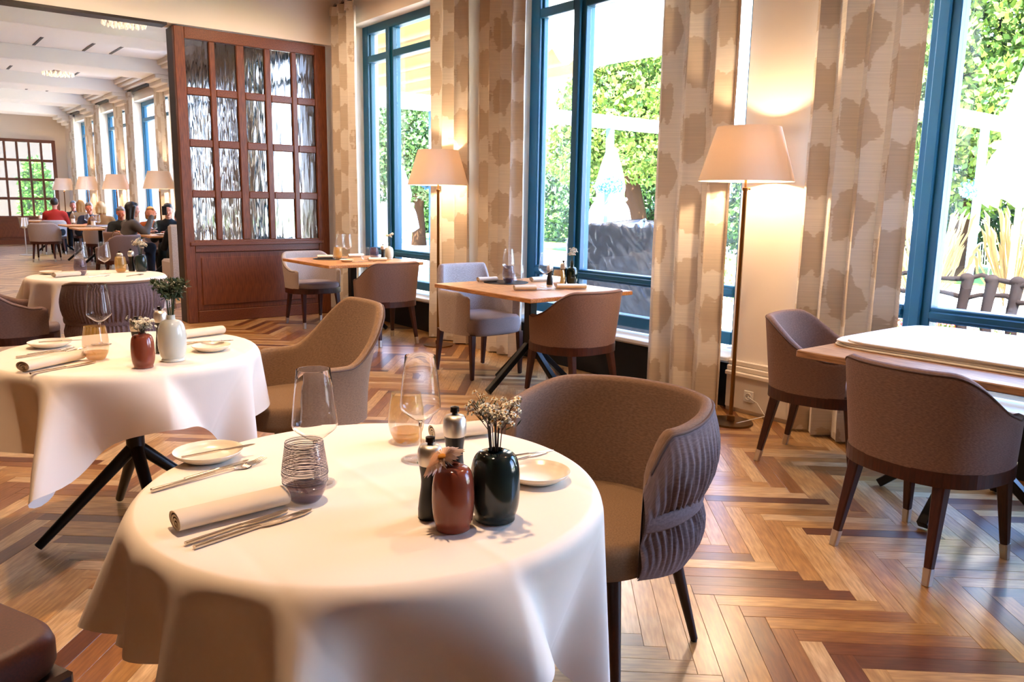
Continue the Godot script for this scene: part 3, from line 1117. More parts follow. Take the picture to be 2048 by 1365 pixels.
# an upholstered shell curving round the back (-z) of a seat
func shell(p: Dictionary) -> ArrayMesh:
	var g := Geo.new()
	var fm: float = deg_to_rad(p.reach)
	var th: float = p.thick
	var pw: float = p.pw
	g.grid(p.get("nu", 64), 34, func(u, w):
		var phi: float = lerpf(-fm, fm, u)
		var q := plan(phi, p.a, p.b, pw)
		var out := Vector2(q.x / (p.a * p.a), q.y / (p.b * p.b)).normalized()
		var e: float = clampf((absf(u * 2.0 - 1.0) - 0.955) / 0.045, 0.0, 1.0)
		var t: float = th * maxf(sqrt(1.0 - e * e), 0.02)
		var yt: float = p.top.call(absf(rad_to_deg(phi))) - 0.02 * e
		var yb: float = p.low.call(absf(rad_to_deg(phi)))
		var y := 0.0
		var off := 0.0
		var k := 0.0
		if w < 0.44:
			k = w / 0.44
			y = lerpf(yb, yt - t * 0.5, k)
			off = p.outer.call(k, phi) if p.has("outer") else 0.0
		elif w < 0.56:
			var ps: float = (w - 0.44) / 0.12 * PI
			y = yt - t * 0.5 + t * 0.5 * sin(ps)
			off = lerpf(p.outer.call(1.0, phi) if p.has("outer") else 0.0, 0.0, (w - 0.44) / 0.12) - t * 0.5 + t * 0.5 * cos(ps)
			k = 1.0
		else:
			k = 1.0 - (w - 0.56) / 0.44
			y = lerpf(yb, yt - t * 0.5, k)
			off = -t
		off += p.flare * clampf((y - yb) / 0.4, 0.0, 1.2) * (0.35 + 0.65 * clampf(cos(phi) + 0.35, 0.0, 1.0))
		return Vector3(q.x + out.x * off, y, q.y + out.y * off), false, false, 2.2, 1.0)
	return g.done()


func cushion(a: float, b: float, pw: float, y0: float, y1: float, dome: float, zc := 0.0) -> ArrayMesh:
	var g := Geo.new()
	var pr := [[0.0, 0.0], [0.9, 0.0], [0.97, 0.08], [1.0, 0.3], [1.0, 0.7], [0.975, 0.9], [0.92, 1.0], [0.6, 1.0], [0.3, 1.0], [0.0, 1.0]]
	g.grid(48, pr.size() - 1, func(u, w):
		var k: int = roundi(w * (pr.size() - 1))
		var q: Vector2 = plan(TAU * u, a, b, pw) * pr[k][0]
		var y: float = lerpf(y0, y1, pr[k][1])
		if k > 4: y += dome * (1.0 - pr[k][0] * pr[k][0])
		return Vector3(q.x, y, q.y + zc), true, true, 1.0, 1.0)
	return g.done()


func legs(t: Node3D, spots: Array, top: float, w0: float, w1: float, m: Material, sleeve: int, round_leg := false) -> void:
	for k in spots.size():
		var s: Array = spots[k]
		var g := Geo.new()
		if round_leg: g.tube([Vector3(s[0], top, s[1]), Vector3(s[2], 0.008, s[3])], [w0 / 2, w1 / 2], 14)
		else: g.beam(Vector3(s[0], top, s[1]), Vector3(s[2], 0.004, s[3]), w0, w0, 0.005, Vector3(0, 0, 1), w1, w1)
		var l := part(t, "leg", g.done(), m)
		if k < sleeve:
			var q := Geo.new()
			var a := Vector3(s[0], top, s[1])
			var b := Vector3(s[2], 0.0, s[3])
			var hi := b.lerp(a, 0.17)
			var wm := lerpf(w1, w0, 0.17) + 0.003
			q.beam(hi, b, wm, wm, 0.005, Vector3(0, 0, 1), w1 + 0.003, w1 + 0.003)
			part(l, "sleeve", q.done(), M.steel)
		else:
			var q := Geo.new()
			q.at(Vector3(s[2], 0, s[3]))
			q.lathe([Vector2(0, 0), Vector2(w1 * 0.42, 0), Vector2(w1 * 0.42, 0.01), Vector2(0, 0.01)], 10)
			part(l, "glide", q.done(), M.niche)


func tub_chair(label: String, at: Vector3, turn: float, group: String, fabric := "tub_fabric", simple := false) -> Node3D:
	var t := thing("tub_chair", label, "chair", at, turn, group)
	var top := func(d): return lerpf(0.79, 0.61, smoothstep(35.0, 108.0, d))
	part(t, "backrest", keep("tub_shell", func(): return shell({"a": 0.285, "b": 0.27, "pw": 0.85, "reach": 127.0, "thick": 0.045, "flare": 0.045, "top": top, "low": func(_d): return 0.415})), M[fabric])
	part(t, "seat", keep("tub_seat", func(): return cushion(0.25, 0.25, 0.72, 0.41, 0.475, 0.012, 0.02)), M.seat_grey)
	part(t, "seat_rail", keep("tub_rail", func():
		var q := PackedVector2Array()
		for k in 48: q.push_back(plan(TAU * k / 48.0, 0.282, 0.268, 0.78))
		var g := Geo.new()
		g.slab(q, 0.362, 0.418)
		return g.done()), M.leg_wood)
	if not simple:
		part(t, "piping", keep("tub_pipe", func():
			var g := Geo.new()
			var pts := []
			for k in 61:
				var phi := deg_to_rad(lerpf(-117.0, 117.0, k / 60.0))
				var q := plan(phi, 0.285, 0.27, 0.85)
				var out := Vector2(q.x / 0.0812, q.y / 0.0729).normalized()
				var y: float = top.call(absf(rad_to_deg(phi)))
				var off := -0.003 + 0.045 * clampf((y - 0.415) / 0.4, 0.0, 1.2) * (0.35 + 0.65 * clampf(cos(phi) + 0.35, 0.0, 1.0))
				pts.push_back(Vector3(q.x + out.x * off, y - 0.013, q.y + out.y * off))
			g.tube(pts, 0.0035, 6)
			return g.done()), M.piping)
	legs(t, [[-0.19, 0.19, -0.21, 0.235], [0.19, 0.19, 0.21, 0.235], [-0.175, -0.19, -0.2, -0.26], [0.175, -0.19, 0.2, -0.26]], 0.37, 0.048, 0.026, M.leg_wood, 4)
	return t


func pleat_chair(label: String, at: Vector3, turn: float, group: String, plain := false) -> Node3D:
	var t := thing("wing_chair" if plain else "pleated_chair", label, "chair", at, turn, group)
	var f := FastNoiseLite.new()
	f.seed = 31
	f.frequency = 1.0
	if plain:
		var top := func(d): return lerpf(0.885, 0.64, smoothstep(18.0, 78.0, d)) - 0.035 * smoothstep(98.0, 116.0, d)
		part(t, "backrest", keep("wing_shell", func(): return shell({"a": 0.292, "b": 0.285, "pw": 0.85, "reach": 114.0, "thick": 0.038, "flare": 0.07, "top": top, "low": func(_d): return 0.36, "outer": func(k, _phi): return -0.022 * sin(PI * k)})), M.inner_fabric)
		part(t, "piping", keep("wing_pipe", func(): return rim_line(top, 0.292, 0.285, 0.85, 110.0, 0.07, 0.36, 0.004)), M.piping)
	else:
		var top := func(d): return lerpf(0.8, 0.77, smoothstep(50.0, 100.0, d)) - 0.14 * smoothstep(104.0, 128.0, d)
		var low := func(d): return 0.34 + 0.02 * smoothstep(80.0, 125.0, d)
		part(t, "backrest", keep("pleat_inner", func(): return shell({"a": 0.262, "b": 0.258, "pw": 0.9, "reach": 122.0, "thick": 0.035, "flare": 0.05, "top": top, "low": low, "nu": 96})), M.shade_fabric)
		part(t, "pleated_cover", keep("pleat_outer", func(): return shell({"a": 0.268, "b": 0.264, "pw": 0.9, "reach": 124.0, "thick": 0.016, "flare": 0.05, "nu": 420, "low": low,
			"top": func(d): return top.call(d) - 0.012,
			"outer": func(k, phi):
				var lobe: float = 0.038 * sin(PI * clampf((k - 0.4) / 0.6, 0.0, 1.0)) + 0.034 * sin(PI * clampf(k / 0.4, 0.0, 1.0))
				var pl: float = 0.005 * sin(phi * 80.0 + 2.6 * f.get_noise_2d(phi * 4.0, k * 2.5)) + 0.004 * f.get_noise_2d(phi * 40.0, k * 4.0)
				return lobe * (0.75 + 0.25 * cos(phi)) + pl * sin(PI * clampf(k * 1.02, 0.03, 0.98)) * clampf(cos(phi) * 2.0 + 1.5, 0.25, 1.0)})), M.pleat_fabric)
		part(t, "waist_band", keep("pleat_band", func():
			var g := Geo.new()
			g.grid(96, 8, func(u, w):
				var phi := deg_to_rad(lerpf(-123.0, 123.0, u))
				var q := plan(phi, 0.274, 0.27, 0.9)
				var out := Vector2(q.x / 0.088, q.y / 0.082).normalized()
				var a: float = TAU * w
				var off := 0.02 + 0.007 * cos(a)
				return Vector3(q.x + out.x * off, 0.527 + 0.024 * sin(a), q.y + out.y * off), false, false, 3.0, 0.1)
			return g.done()), M.pleat_fabric)
		part(t, "piping", keep("pleat_pipe", func(): return rim_line(top, 0.262, 0.258, 0.9, 119.0, 0.05, 0.34, 0.005)), M.piping)
	part(t, "seat", keep("pleat_seat", func(): return cushion(0.245, 0.26, 0.85, 0.355, 0.465, 0.02, 0.03)), M.seat_fabric)
	legs(t, [[-0.16, 0.17, -0.22, 0.23], [0.16, 0.17, 0.22, 0.23], [-0.16, -0.16, -0.22, -0.25], [0.16, -0.16, 0.22, -0.25]], 0.37, 0.044, 0.024, M.leg_walnut, 0, true)
	return t


func rim_line(top: Callable, a: float, b: float, pw: float, reach: float, flare: float, yb: float, r: float) -> ArrayMesh:
	var g := Geo.new()
	var pts := []
	for k in 73:
		var phi := deg_to_rad(lerpf(-reach, reach, k / 72.0))
		var q := plan(phi, a, b, pw)
		var out := Vector2(q.x / (a * a), q.y / (b * b)).normalized()
		var y: float = top.call(absf(rad_to_deg(phi)))
		var off := 0.0 + flare * clampf((y - yb) / 0.4, 0.0, 1.2) * (0.35 + 0.65 * clampf(cos(phi) + 0.35, 0.0, 1.0))
		pts.push_back(Vector3(q.x + out.x * off, y - 0.014, q.y + out.y * off))
	g.tube(pts, r, 6)
	return g.done()


func pale_chair(label: String, at: Vector3, turn: float) -> void:
	var t := thing("armchair", label, "chair", at, turn)
	var top := func(d): return lerpf(0.86, 0.67, smoothstep(38.0, 62.0, d)) - 0.03 * smoothstep(100.0, 120.0, d)
	part(t, "backrest", shell({"a": 0.285, "b": 0.27, "pw": 0.62, "reach": 132.0, "thick": 0.055, "flare": 0.02, "top": top, "low": func(_d): return 0.34}), M.pale_fabric)
	part(t, "seat", cushion(0.265, 0.275, 0.5, 0.335, 0.475, 0.01, 0.015), M.seat_grey)
	legs(t, [[-0.23, 0.23, -0.235, 0.24], [0.23, 0.23, 0.235, 0.24], [-0.22, -0.22, -0.23, -0.26], [0.22, -0.22, 0.23, -0.26]], 0.345, 0.046, 0.028, M.leg_wood, 0)


func splayed_base(t: Node3D, reach: float, hub: float, top: float, round_leg: bool) -> void:
	part(t, "column", keep("column%.2f%.2f%d" % [hub, top, int(round_leg)], func():
		var g := Geo.new()
		if round_leg: g.lathe([Vector2(0, hub - 0.05), Vector2(0.035, hub - 0.05), Vector2(0.035, top - 0.01), Vector2(0.16, top - 0.008), Vector2(0.16, top), Vector2(0, top)], 20)
		else:
			g.box(Vector3(0, (hub + top) / 2 - 0.02, 0), Vector3(0.07, top - hub + 0.04, 0.07), 0.006)
			g.box(Vector3(0, top - 0.006, 0), Vector3(0.4, 0.012, 0.4), 0.003)
		return g.done()), M.black_steel)
	for k in 4:
		var d := Vector3(cos(PI / 2 * k), 0, sin(PI / 2 * k))
		part(t, "leg", keep("splay%.2f%.2f%d%d" % [reach, hub, k, int(round_leg)], func():
			var g := Geo.new()
			if round_leg: g.tube([Vector3(0, hub - 0.02, 0) + d * 0.01, d * reach + Vector3(0, 0.016, 0)], [0.026, 0.017], 12)
			else: g.beam(Vector3(0, hub, 0) + d * 0.02, d * reach + Vector3(0, 0.02, 0), 0.045, 0.04, 0.004)
			return g.done()), M.black_steel)


func drape_mesh(r0: float, half: float) -> ArrayMesh:
	# a square cloth over a round top: lies flat, rolls over the edge, hangs in folds
	var ridges := [[43, -10.0, 7, 8, 44], [4, -78.0, 20, 4, 42], [-45, 0.0, 8, 9, 20], [68, 4.0, 7, 6, 32], [86, 4.0, 6, 6, 24], [104, 8.0, 8, 9, 40], [135, 0.0, 10, 9, 34], [168, 0.0, 9, 9, 26], [-162, 0, 9, 9, 26], [-135, 0.0, 9, 9, 34], [-98, 0.0, 9, 11, 30], [-70, 0.0, 8, 6, 24]]
	var nu := 288
	var rows := 56
	var flat := 16
	var pts := []
	for a in nu + 1:
		var th := -180.0 + 360.0 * a / nu
		var cs := cos(deg_to_rad(th))
		var si := sin(deg_to_rad(th))
		var m := pow(pow(absf(cs), 14.0) + pow(absf(si), 14.0), 1.0 / 14.0)
		var over := half / m - r0
		var line := []
		for k in flat: line.push_back(Vector3(cs * r0 * k / flat, 0, si * r0 * k / flat))
		var out := r0
		var y := 0.0
		var ds := over / (rows - flat)
		line.push_back(Vector3(cs * out, y, si * out))
		for k in rows - flat:
			var s := (k + 0.5) * ds
			var slope := 106.0
			for r in ridges:
				var d: float = fposmod(th - (r[0] + r[1] * s) + 180.0, 360.0) - 180.0
				var wd: float = r[2] if d > 0 else r[3]
				wd *= 1.0 - 0.25 * clampf(s / 0.4, 0, 1)
				slope -= r[4] * exp(-d * d / (wd * wd)) * smoothstep(-0.015, 0.06, s)
			slope = slope * smoothstep(-0.02, 0.06, s)
			slope = deg_to_rad(slope)
			out += cos(slope) * ds
			y -= sin(slope) * ds
			line.push_back(Vector3(cs * out, y, si * out))
		pts.push_back(line)
	var g := Geo.new()
	g.grid(nu, rows, func(u, w): return pts[roundi(u * nu)][roundi(w * rows)], false, true)
	# cloth coordinates: where each point lies on the ironed square
	for k in g.v.size():
		var a := k % (nu + 1)
		var b := k / (nu + 1)
		var th := -PI + TAU * a / nu
		var cs := cos(th)
		var si := sin(th)
		var m := pow(pow(absf(cs), 14.0) + pow(absf(si), 14.0), 1.0 / 14.0)
		var r := r0 * b / flat if b < flat else r0 + (half / m - r0) * (b - flat) / (rows - flat)
		g.t[k] = Vector2(cs * r / (2 * half) + 0.5, si * r / (2 * half) + 0.5)
	return g.done()


func round_table(at: Vector3, label: String, cloth: String) -> void:
	var t := thing("round_table", label, "table", at, 0, "round tables under cloths")
	part(t, "tabletop", keep("round_top", func():
		var g := Geo.new()
		g.lathe([Vector2(0, 0.715), Vector2(0.455, 0.715), Vector2(0.462, 0.725), Vector2(0.462, 0.738), Vector2(0.455, 0.745), Vector2(0, 0.745)], 64)
		return g.done()), M.table_oak)
	splayed_base(t, 0.37, 0.37, 0.715, true)
	solo("tablecloth", keep("drape", func(): return drape_mesh(0.468, 0.69)), M.tablecloth, cloth, "tablecloth", at + Vector3(0, 0.75, 0), 0, "cream tablecloths on the round tables")


func square_table(at: Vector3, sx: float, sz: float, label: String, m: Material, off := Vector3.ZERO) -> void:
	var t := thing("dining_table", label, "table", at + off)
	part(t, "tabletop", boxes([[Vector3(0, 0.735, 0) - off, Vector3(sx, 0.03, sz)]], 0.004), m)
	splayed_base(t, 0.38, 0.33, 0.72, false)


func furniture() -> void:
	round_table(Vector3(-1.47, 0, -0.79), "round table with splayed black base hidden under the cloth with the dark green vase", "cream cloth draped over the round table with two pepper mills and dark green vase")
	round_table(Vector3(-3.38, 0, -0.74), "round table on black splayed legs, its cloth carrying the white vase", "cream cloth hanging in folds on the round table with the white vase")
	round_table(Vector3(-6.8, 0, -1.3), "round table at the opening to the far room, under a cloth", "cream cloth on the round table at the opening, two wine glasses upon it")
	square_table(Vector3(-4.43, 0, -3.68), 1.12, 0.94, "bare square oak table with the green bottle vase, on black splayed legs", M.table_oak)
	square_table(Vector3(-7.38, 0, -3.76), 1.08, 1.03, "bare square oak table beside the big glazed partition, on black legs", M.table_oak)
	square_table(Vector3(-1.36, 0, -3.565), 1.02, 1.07, "pale wooden table with folded white cloths, on black splayed legs", M.table_pale, Vector3(-0.07, 0, -0.2))
	pleat_chair("brown tub chair with pleated outer back, drawn up to the dark green vase table", Vector3(-1.6, 0, -1.6), deg_to_rad(14), "pleated tub chairs at the round tables")
	pleat_chair("tan high-backed tub chair with sweeping arms between two clothed round tables", Vector3(-3.4, 0, -1.46), deg_to_rad(0), "", true)
	pleat_chair("mauve pleated chair seen from behind at the round table by the opening", Vector3(-5.98, 0, -1.22), deg_to_rad(-90), "pleated tub chairs at the round tables")
	tub_chair("brown tub chair with its back to us, tucked under the folded cloths table", Vector3(-1.34, 0, -3.16), deg_to_rad(172), "brown tub chairs at the window tables")
	tub_chair("brown tub chair before the wide curtain at the folded cloths table", Vector3(-2.2, 0, -3.86), deg_to_rad(102), "brown tub chairs at the window tables")
	tub_chair("brown tub chair cut by the picture edge at the folded cloths table", Vector3(-0.72, 0, -3.66), deg_to_rad(-90), "brown tub chairs at the window tables")
	tub_chair("brown tub chair with sloping arms at the green bottle vase table", Vector3(-3.99, 0, -3.69), deg_to_rad(-90), "brown tub chairs at the window tables")
	tub_chair("brown tub chair with its back to the pier at the table by the partition", Vector3(-6.75, 0, -3.78), deg_to_rad(-90), "brown tub chairs at the window tables")
	tub_chair("grey tub chair against the glazed partition's wooden foot", Vector3(-8.12, 0, -3.66), deg_to_rad(90), "brown tub chairs at the window tables", "pale_fabric")
	tub_chair("brown tub chair cut by the picture edge beside the table at the opening", Vector3(-6.4, 0, -0.68), deg_to_rad(180), "brown tub chairs at the window tables")
	pale_chair("pale upholstered armchair with square arms facing the green bottle vase table", Vector3(-5.11, 0, -3.71), deg_to_rad(90))
	# white cloths folded on the pale table
	var t := thing("folded_cloths", "pile of folded white tablecloths spread over the pale wooden table", "linen", Vector3(-1.36, 0.75, -3.565))
	var layers := [[-0.5, 0.5, -0.52, 0.32], [-0.475, 0.49, -0.51, 0.305], [-0.505, 0.5, -0.52, 0.3], [-0.44, 0.49, -0.5, 0.31]]
	for k in layers.size():
		var l: Array = layers[k]
		var f := FastNoiseLite.new()
		f.seed = 40 + k
		f.frequency = 1.6
		var h := 0.0085
		var y0: float = 0.0008 + k * h
		var g := Geo.new()
		g.grid(64, 13, func(u, w):
			# rings from the middle of the top out over the rounded edge and back below
			var q := plan(TAU * u, 0.5, 0.5, 0.22)
			var e: float = w / 0.62 if w < 0.62 else 1.0
			var y: float = y0 + h
			if w >= 0.62:
				var ps: float = (w - 0.62) / 0.38
				y = y0 + h * 0.5 + h * 0.5 * cos(PI * minf(ps * 1.5, 1.0))
				e = 1.0 + 0.008 * sin(PI * minf(ps * 1.5, 1.0)) - 0.5 * maxf(ps - 0.67, 0.0)
			var x: float = lerpf(l[0], l[1], q.x * e + 0.5)
			var z: float = lerpf(l[2], l[3], q.y * e + 0.5)
			return Vector3(x + 0.02 * f.get_noise_2d(z * 1.4, k) * e, y + 0.0025 * f.get_noise_2d(x * 2.4, z * 2.4), z + 0.02 * f.get_noise_2d(x * 1.8, 5.0) * e), false, true)
		part(t, "fold", g.done(), M.folded_linen)
	# brown leather seat cut by the lower corner of the picture
	var s := thing("leather_chair", "corner of a brown leather seat beside the dark green vase table", "chair", Vector3(-1.92, 0, 0.1), deg_to_rad(24))
	part(s, "seat", cushion(0.26, 0.26, 0.28, 0.355, 0.455, 0.008), M.leather_brown)
	part(s, "seat_frame", boxes([[Vector3(0, 0.33, 0), Vector3(0.52, 0.05, 0.52)]], 0.01), M.leg_walnut)
	part(s, "backrest", boxes([[Vector3(-0.24, 0.62, 0), Vector3(0.05, 0.36, 0.48)]], 0.02), M.leather_brown)
	legs(s, [[-0.22, 0.22, -0.23, 0.23], [0.22, 0.22, 0.23, 0.23], [-0.22, -0.22, -0.23, -0.23], [0.22, -0.22, 0.23, -0.23]], 0.31, 0.04, 0.028, M.leg_walnut, 0)


# ---------------------------------------------------------------- tableware
func wine_glass(label: String, at: Vector3, group: String) -> void:
	var t := thing("wine_glass", label, "wine glass", at, 0, group)
	var glass: Material = M.stem_glass if at.x > -4.0 else M.clear_glass
	part(t, "bowl", keep("wg_bowl", func():
		var g := Geo.new()
		var o := [Vector2(0.0, 0.0905), Vector2(0.006, 0.092), Vector2(0.02, 0.0995), Vector2(0.04, 0.115), Vector2(0.0455, 0.121), Vector2(0.0478, 0.127), Vector2(0.0475, 0.134), Vector2(0.044, 0.17), Vector2(0.0395, 0.21), Vector2(0.0352, 0.2475), Vector2(0.0348, 0.2485)]
		for k in range(o.size() - 2, 0, -1): o.push_back(Vector2(maxf(o[k].x - 0.0007, 0.0), o[k].y + (0.0007 if o[k].y < 0.12 else 0.0)))
		o.push_back(Vector2(0, 0.0935))
		g.lathe(o, 48)
		return g.done()), glass)
	part(t, "stem", keep("wg_stem", func():
		var g := Geo.new()
		g.lathe([Vector2(0, 0.0047), Vector2(0.0085, 0.0047), Vector2(0.0045, 0.012), Vector2(0.0034, 0.03), Vector2(0.0034, 0.075), Vector2(0.0045, 0.086), Vector2(0.0055, 0.09), Vector2(0, 0.09)], 16)
		return g.done()), glass)
	part(t, "foot", keep("wg_foot", func():
		var g := Geo.new()
		g.lathe([Vector2(0, 0.0005), Vector2(0.038, 0.0005), Vector2(0.0388, 0.0012), Vector2(0.038, 0.002), Vector2(0.0085, 0.0042), Vector2(0, 0.0043)], 40)
		return g.done()), glass if at.x < -4.0 else M.clear_glass)


func tumbler(label: String, at: Vector3, kind: String, group: String) -> void:
	var t := thing("tumbler", label, "glass", at, 0, group)
	part(t, "body", keep("tb_body", func():
		var g := Geo.new()
		g.lathe([Vector2(0.027, 0.0005), Vector2(0.033, 0.008), Vector2(0.0405, 0.024), Vector2(0.0445, 0.042), Vector2(0.0455, 0.056), Vector2(0.0445, 0.075), Vector2(0.041, 0.1), Vector2(0.0368, 0.124), Vector2(0.0366, 0.1255)], 40)
		return g.done()), M[kind + "_glass"])
	part(t, "base", keep("tb_base", func():
		var g := Geo.new()
		g.lathe([Vector2(0, 0.0005), Vector2(0.0268, 0.0005), Vector2(0.0326, 0.008), Vector2(0.04, 0.024), Vector2(0.0415, 0.03), Vector2(0.03, 0.022), Vector2(0.0, 0.017)], 40)
		return g.done()), M[kind + "_base"] if kind != "clear" else M.clear_glass)
	if kind == "violet":
		part(t, "rings", keep("tb_lines", func():
			var g := Geo.new()
			var rr := RandomNumberGenerator.new()
			rr.seed = 5
			for k in 26:
				var y := 0.04 + 0.084 * (k + rr.randf() * 0.5) / 26.0
				var pts := []
				var tilt := rr.randf_range(-0.02, 0.02)
				for j in 33:
					var a := TAU * j / 32.0
					var yy := y + tilt * 0.04 * cos(a + k)
					var r := lerpf(0.0456, 0.0367, smoothstep(0.05, 0.135, yy)) + 0.0004
					if yy < 0.056: r = 0.0448
					pts.push_back(Vector3(cos(a) * r, yy, sin(a) * r))
				g.tube(pts, 0.0006, 4, false)
			return g.done()), M.violet_line)


func plate(label: String, at: Vector3, r: float, group: String) -> void:
	var t := solo("side_plate", keep("plate", func():
		var g := Geo.new()
		g.lathe([Vector2(0, 0.003), Vector2(0.045, 0.003), Vector2(0.048, 0.001), Vector2(0.055, 0.003), Vector2(0.073, 0.014), Vector2(0.0785, 0.021), Vector2(0.078, 0.0225), Vector2(0.0755, 0.0218), Vector2(0.07, 0.0165), Vector2(0.055, 0.0085), Vector2(0.03, 0.006), Vector2(0, 0.0058)], 48)
		return g.done()), M.porcelain, label, "plate", at, 0, group)
	t.scale = Vector3(r / 0.0785, 1, r / 0.0785)


# knife and fork point along +x from the handle's end
func knife(label: String, a: Vector3, b: Vector3, group: String) -> void:
	var t := thing("knife", label, "knife", a, -atan2(b.z - a.z, b.x - a.x), group)
	t.scale = Vector3.ONE * (a.distance_to(b) / 0.22)
	t.rotation.z = asin(clampf((b.y - a.y) / a.distance_to(b), -1, 1))
	part(t, "handle", keep("kn_handle", func():
		var g := Geo.new()
		g.beam(Vector3(0, 0.003, 0), Vector3(0.115, 0.003, 0), 0.0095, 0.006, 0.0015, Vector3.UP, 0.007, 0.006)
		return g.done()), M.cutlery)
	part(t, "blade", keep("kn_blade", func():
		var g := Geo.new()
		g.slab(PackedVector2Array([Vector2(0.112, -0.004), Vector2(0.13, -0.0035), Vector2(0.17, -0.0035), Vector2(0.205, -0.0035), Vector2(0.22, 0.002), Vector2(0.212, 0.0085), Vector2(0.195, 0.013), Vector2(0.15, 0.0125), Vector2(0.128, 0.009), Vector2(0.118, 0.004)]), 0.002, 0.0042)
		return g.done()), M.cutlery)


func fork(label: String, a: Vector3, b: Vector3, group: String) -> void:
	var t := thing("fork", label, "fork", a, -atan2(b.z - a.z, b.x - a.x), group)
	t.scale = Vector3.ONE * (a.distance_to(b) / 0.205)
	part(t, "handle", keep("fk_handle", func():
		var g := Geo.new()
		g.beam(Vector3(0, 0.003, 0), Vector3(0.11, 0.005, 0), 0.0095, 0.006, 0.0015, Vector3.UP, 0.0055, 0.005)
		g.beam(Vector3(0.108, 0.005, 0), Vector3(0.145, 0.004, 0), 0.0055, 0.005, 0.001, Vector3.UP, 0.005, 0.004)
		return g.done()), M.cutlery)
	part(t, "head", keep("fk_head", func():
		var g := Geo.new()
		g.grid(8, 6, func(u, w): return Vector3(0.143 + 0.03 * u, 0.0035 - 0.0025 * sin(PI * u), (w - 0.5) * (0.005 + 0.017 * smoothstep(0.0, 0.7, u))))
		g.grid(8, 6, func(u, w): return Vector3(0.143 + 0.03 * u, 0.0019 - 0.0025 * sin(PI * u), (w - 0.5) * (0.005 + 0.017 * smoothstep(0.0, 0.7, u))), true)
		return g.done()), M.cutlery)
	for k in 4:
		part(t, "tine", keep("fk_tine%d" % k, func():
			var g := Geo.new()
			var z := (k - 1.5) * 0.0058
			g.tube([Vector3(0.172, 0.0028, z), Vector3(0.188, 0.004, z), Vector3(0.205, 0.009, z * 0.95)], [0.0017, 0.0015, 0.0007], 6)
			return g.done()), M.cutlery)


func spoon(label: String, a: Vector3, b: Vector3, group: String) -> void:
	var t := thing("spoon", label, "spoon", a, -atan2(b.z - a.z, b.x - a.x), group)
	t.scale = Vector3.ONE * (a.distance_to(b) / 0.2)
	var g := Geo.new()
	g.beam(Vector3(0, 0.003, 0), Vector3(0.14, 0.005, 0), 0.009, 0.005, 0.0015, Vector3.UP, 0.005, 0.004)
	part(t, "handle", g.done(), M.cutlery)
	var q := Geo.new()
	q.at(Vector3(0.168, 0.006, 0))
	q.grid(20, 6, func(u, w): return Vector3(0.033 * w * cos(TAU * u), -0.005 * (1.0 - w * w), 0.019 * w * sin(TAU * u)), false, true)
	part(t, "bowl", q.done(), M.cutlery)


func napkin(label: String, a: Vector3, b: Vector3, group: String) -> void:
	var l := a.distance_to(b)
	solo("napkin", keep("napkin%.2f" % l, func():
		var g := Geo.new()
		var f := FastNoiseLite.new()
		f.seed = 2
		f.frequency = 9.0
		var turns := 4.2
		g.grid(130, 10, func(u, w):
			var ang: float = -PI / 2 + TAU * turns * u
			var k: float = 1.0 - 0.9 * u
			var rx := 0.033 * k
			var ry := 0.0195 * k
			var x: float = l * w + 0.003 * sin(u * 9.0) * (w - 0.5)
			return Vector3(x, 0.0205 - 0.0195 * (1.0 - k) * 0.5 + ry * sin(ang) + 0.0008 * f.get_noise_2d(w * 2.0, u * 2.0), rx * cos(ang) + 0.007 * u))
		# the sheet's own thickness shows at the roll's ends
		for e in [0.0, 1.0]:
			g.grid(130, 1, func(u, w):
				var ang: float = -PI / 2 + TAU * turns * u
				var k: float = 1.0 - 0.9 * u - 0.2 * w
				return Vector3(l * e, 0.0205 - 0.0195 * 0.9 * u * 0.5 + 0.0195 * k * sin(ang), 0.033 * k * cos(ang) + 0.007 * u))
		return g.done()), M.napkin, label, "napkin", a, -atan2(b.z - a.z, b.x - a.x), group)


func mill(label: String, at: Vector3, h: float, group: String) -> void:
	var t := thing("pepper_mill", label, "mill", at, 0, group)
	var s := h / 0.165
	part(t, "body", keep("mill_body%.3f" % h, func():
		var g := Geo.new()
		g.lathe([Vector2(0, 0), Vector2(0.0228, 0), Vector2(0.0237, 0.002), Vector2(0.0237, 0.018 * s), Vector2(0.0219, 0.035 * s), Vector2(0.0185, 0.06 * s), Vector2(0.0176, 0.073 * s), Vector2(0.0185, 0.086 * s), Vector2(0.0211, 0.104 * s), Vector2(0.0219, 0.108 * s), Vector2(0, 0.108 * s)], 36)
		return g.done()), M.mill_black)
	part(t, "head", keep("mill_head%.3f" % h, func():
		var g := Geo.new()
		g.lathe([Vector2(0.0, 0.108 * s), Vector2(0.0219, 0.108 * s), Vector2(0.0237, 0.114 * s), Vector2(0.0245, 0.126 * s), Vector2(0.0237, 0.138 * s), Vector2(0.0189, 0.1465 * s), Vector2(0.008, 0.149 * s), Vector2(0, 0.149 * s)], 36)
		return g.done()), M.steel)
	part(t, "knob", keep("mill_knob%.3f" % h, func():
		var g := Geo.new()
		g.lathe([Vector2(0, 0.148 * s), Vector2(0.0055, 0.149 * s), Vector2(0.0055, 0.152 * s), Vector2(0.0095, 0.154 * s), Vector2(0.0090, 0.158 * s), Vector2(0.009, 0.163 * s), Vector2(0, 0.165 * s)], 20)
		return g.done()), M.knob_dark)


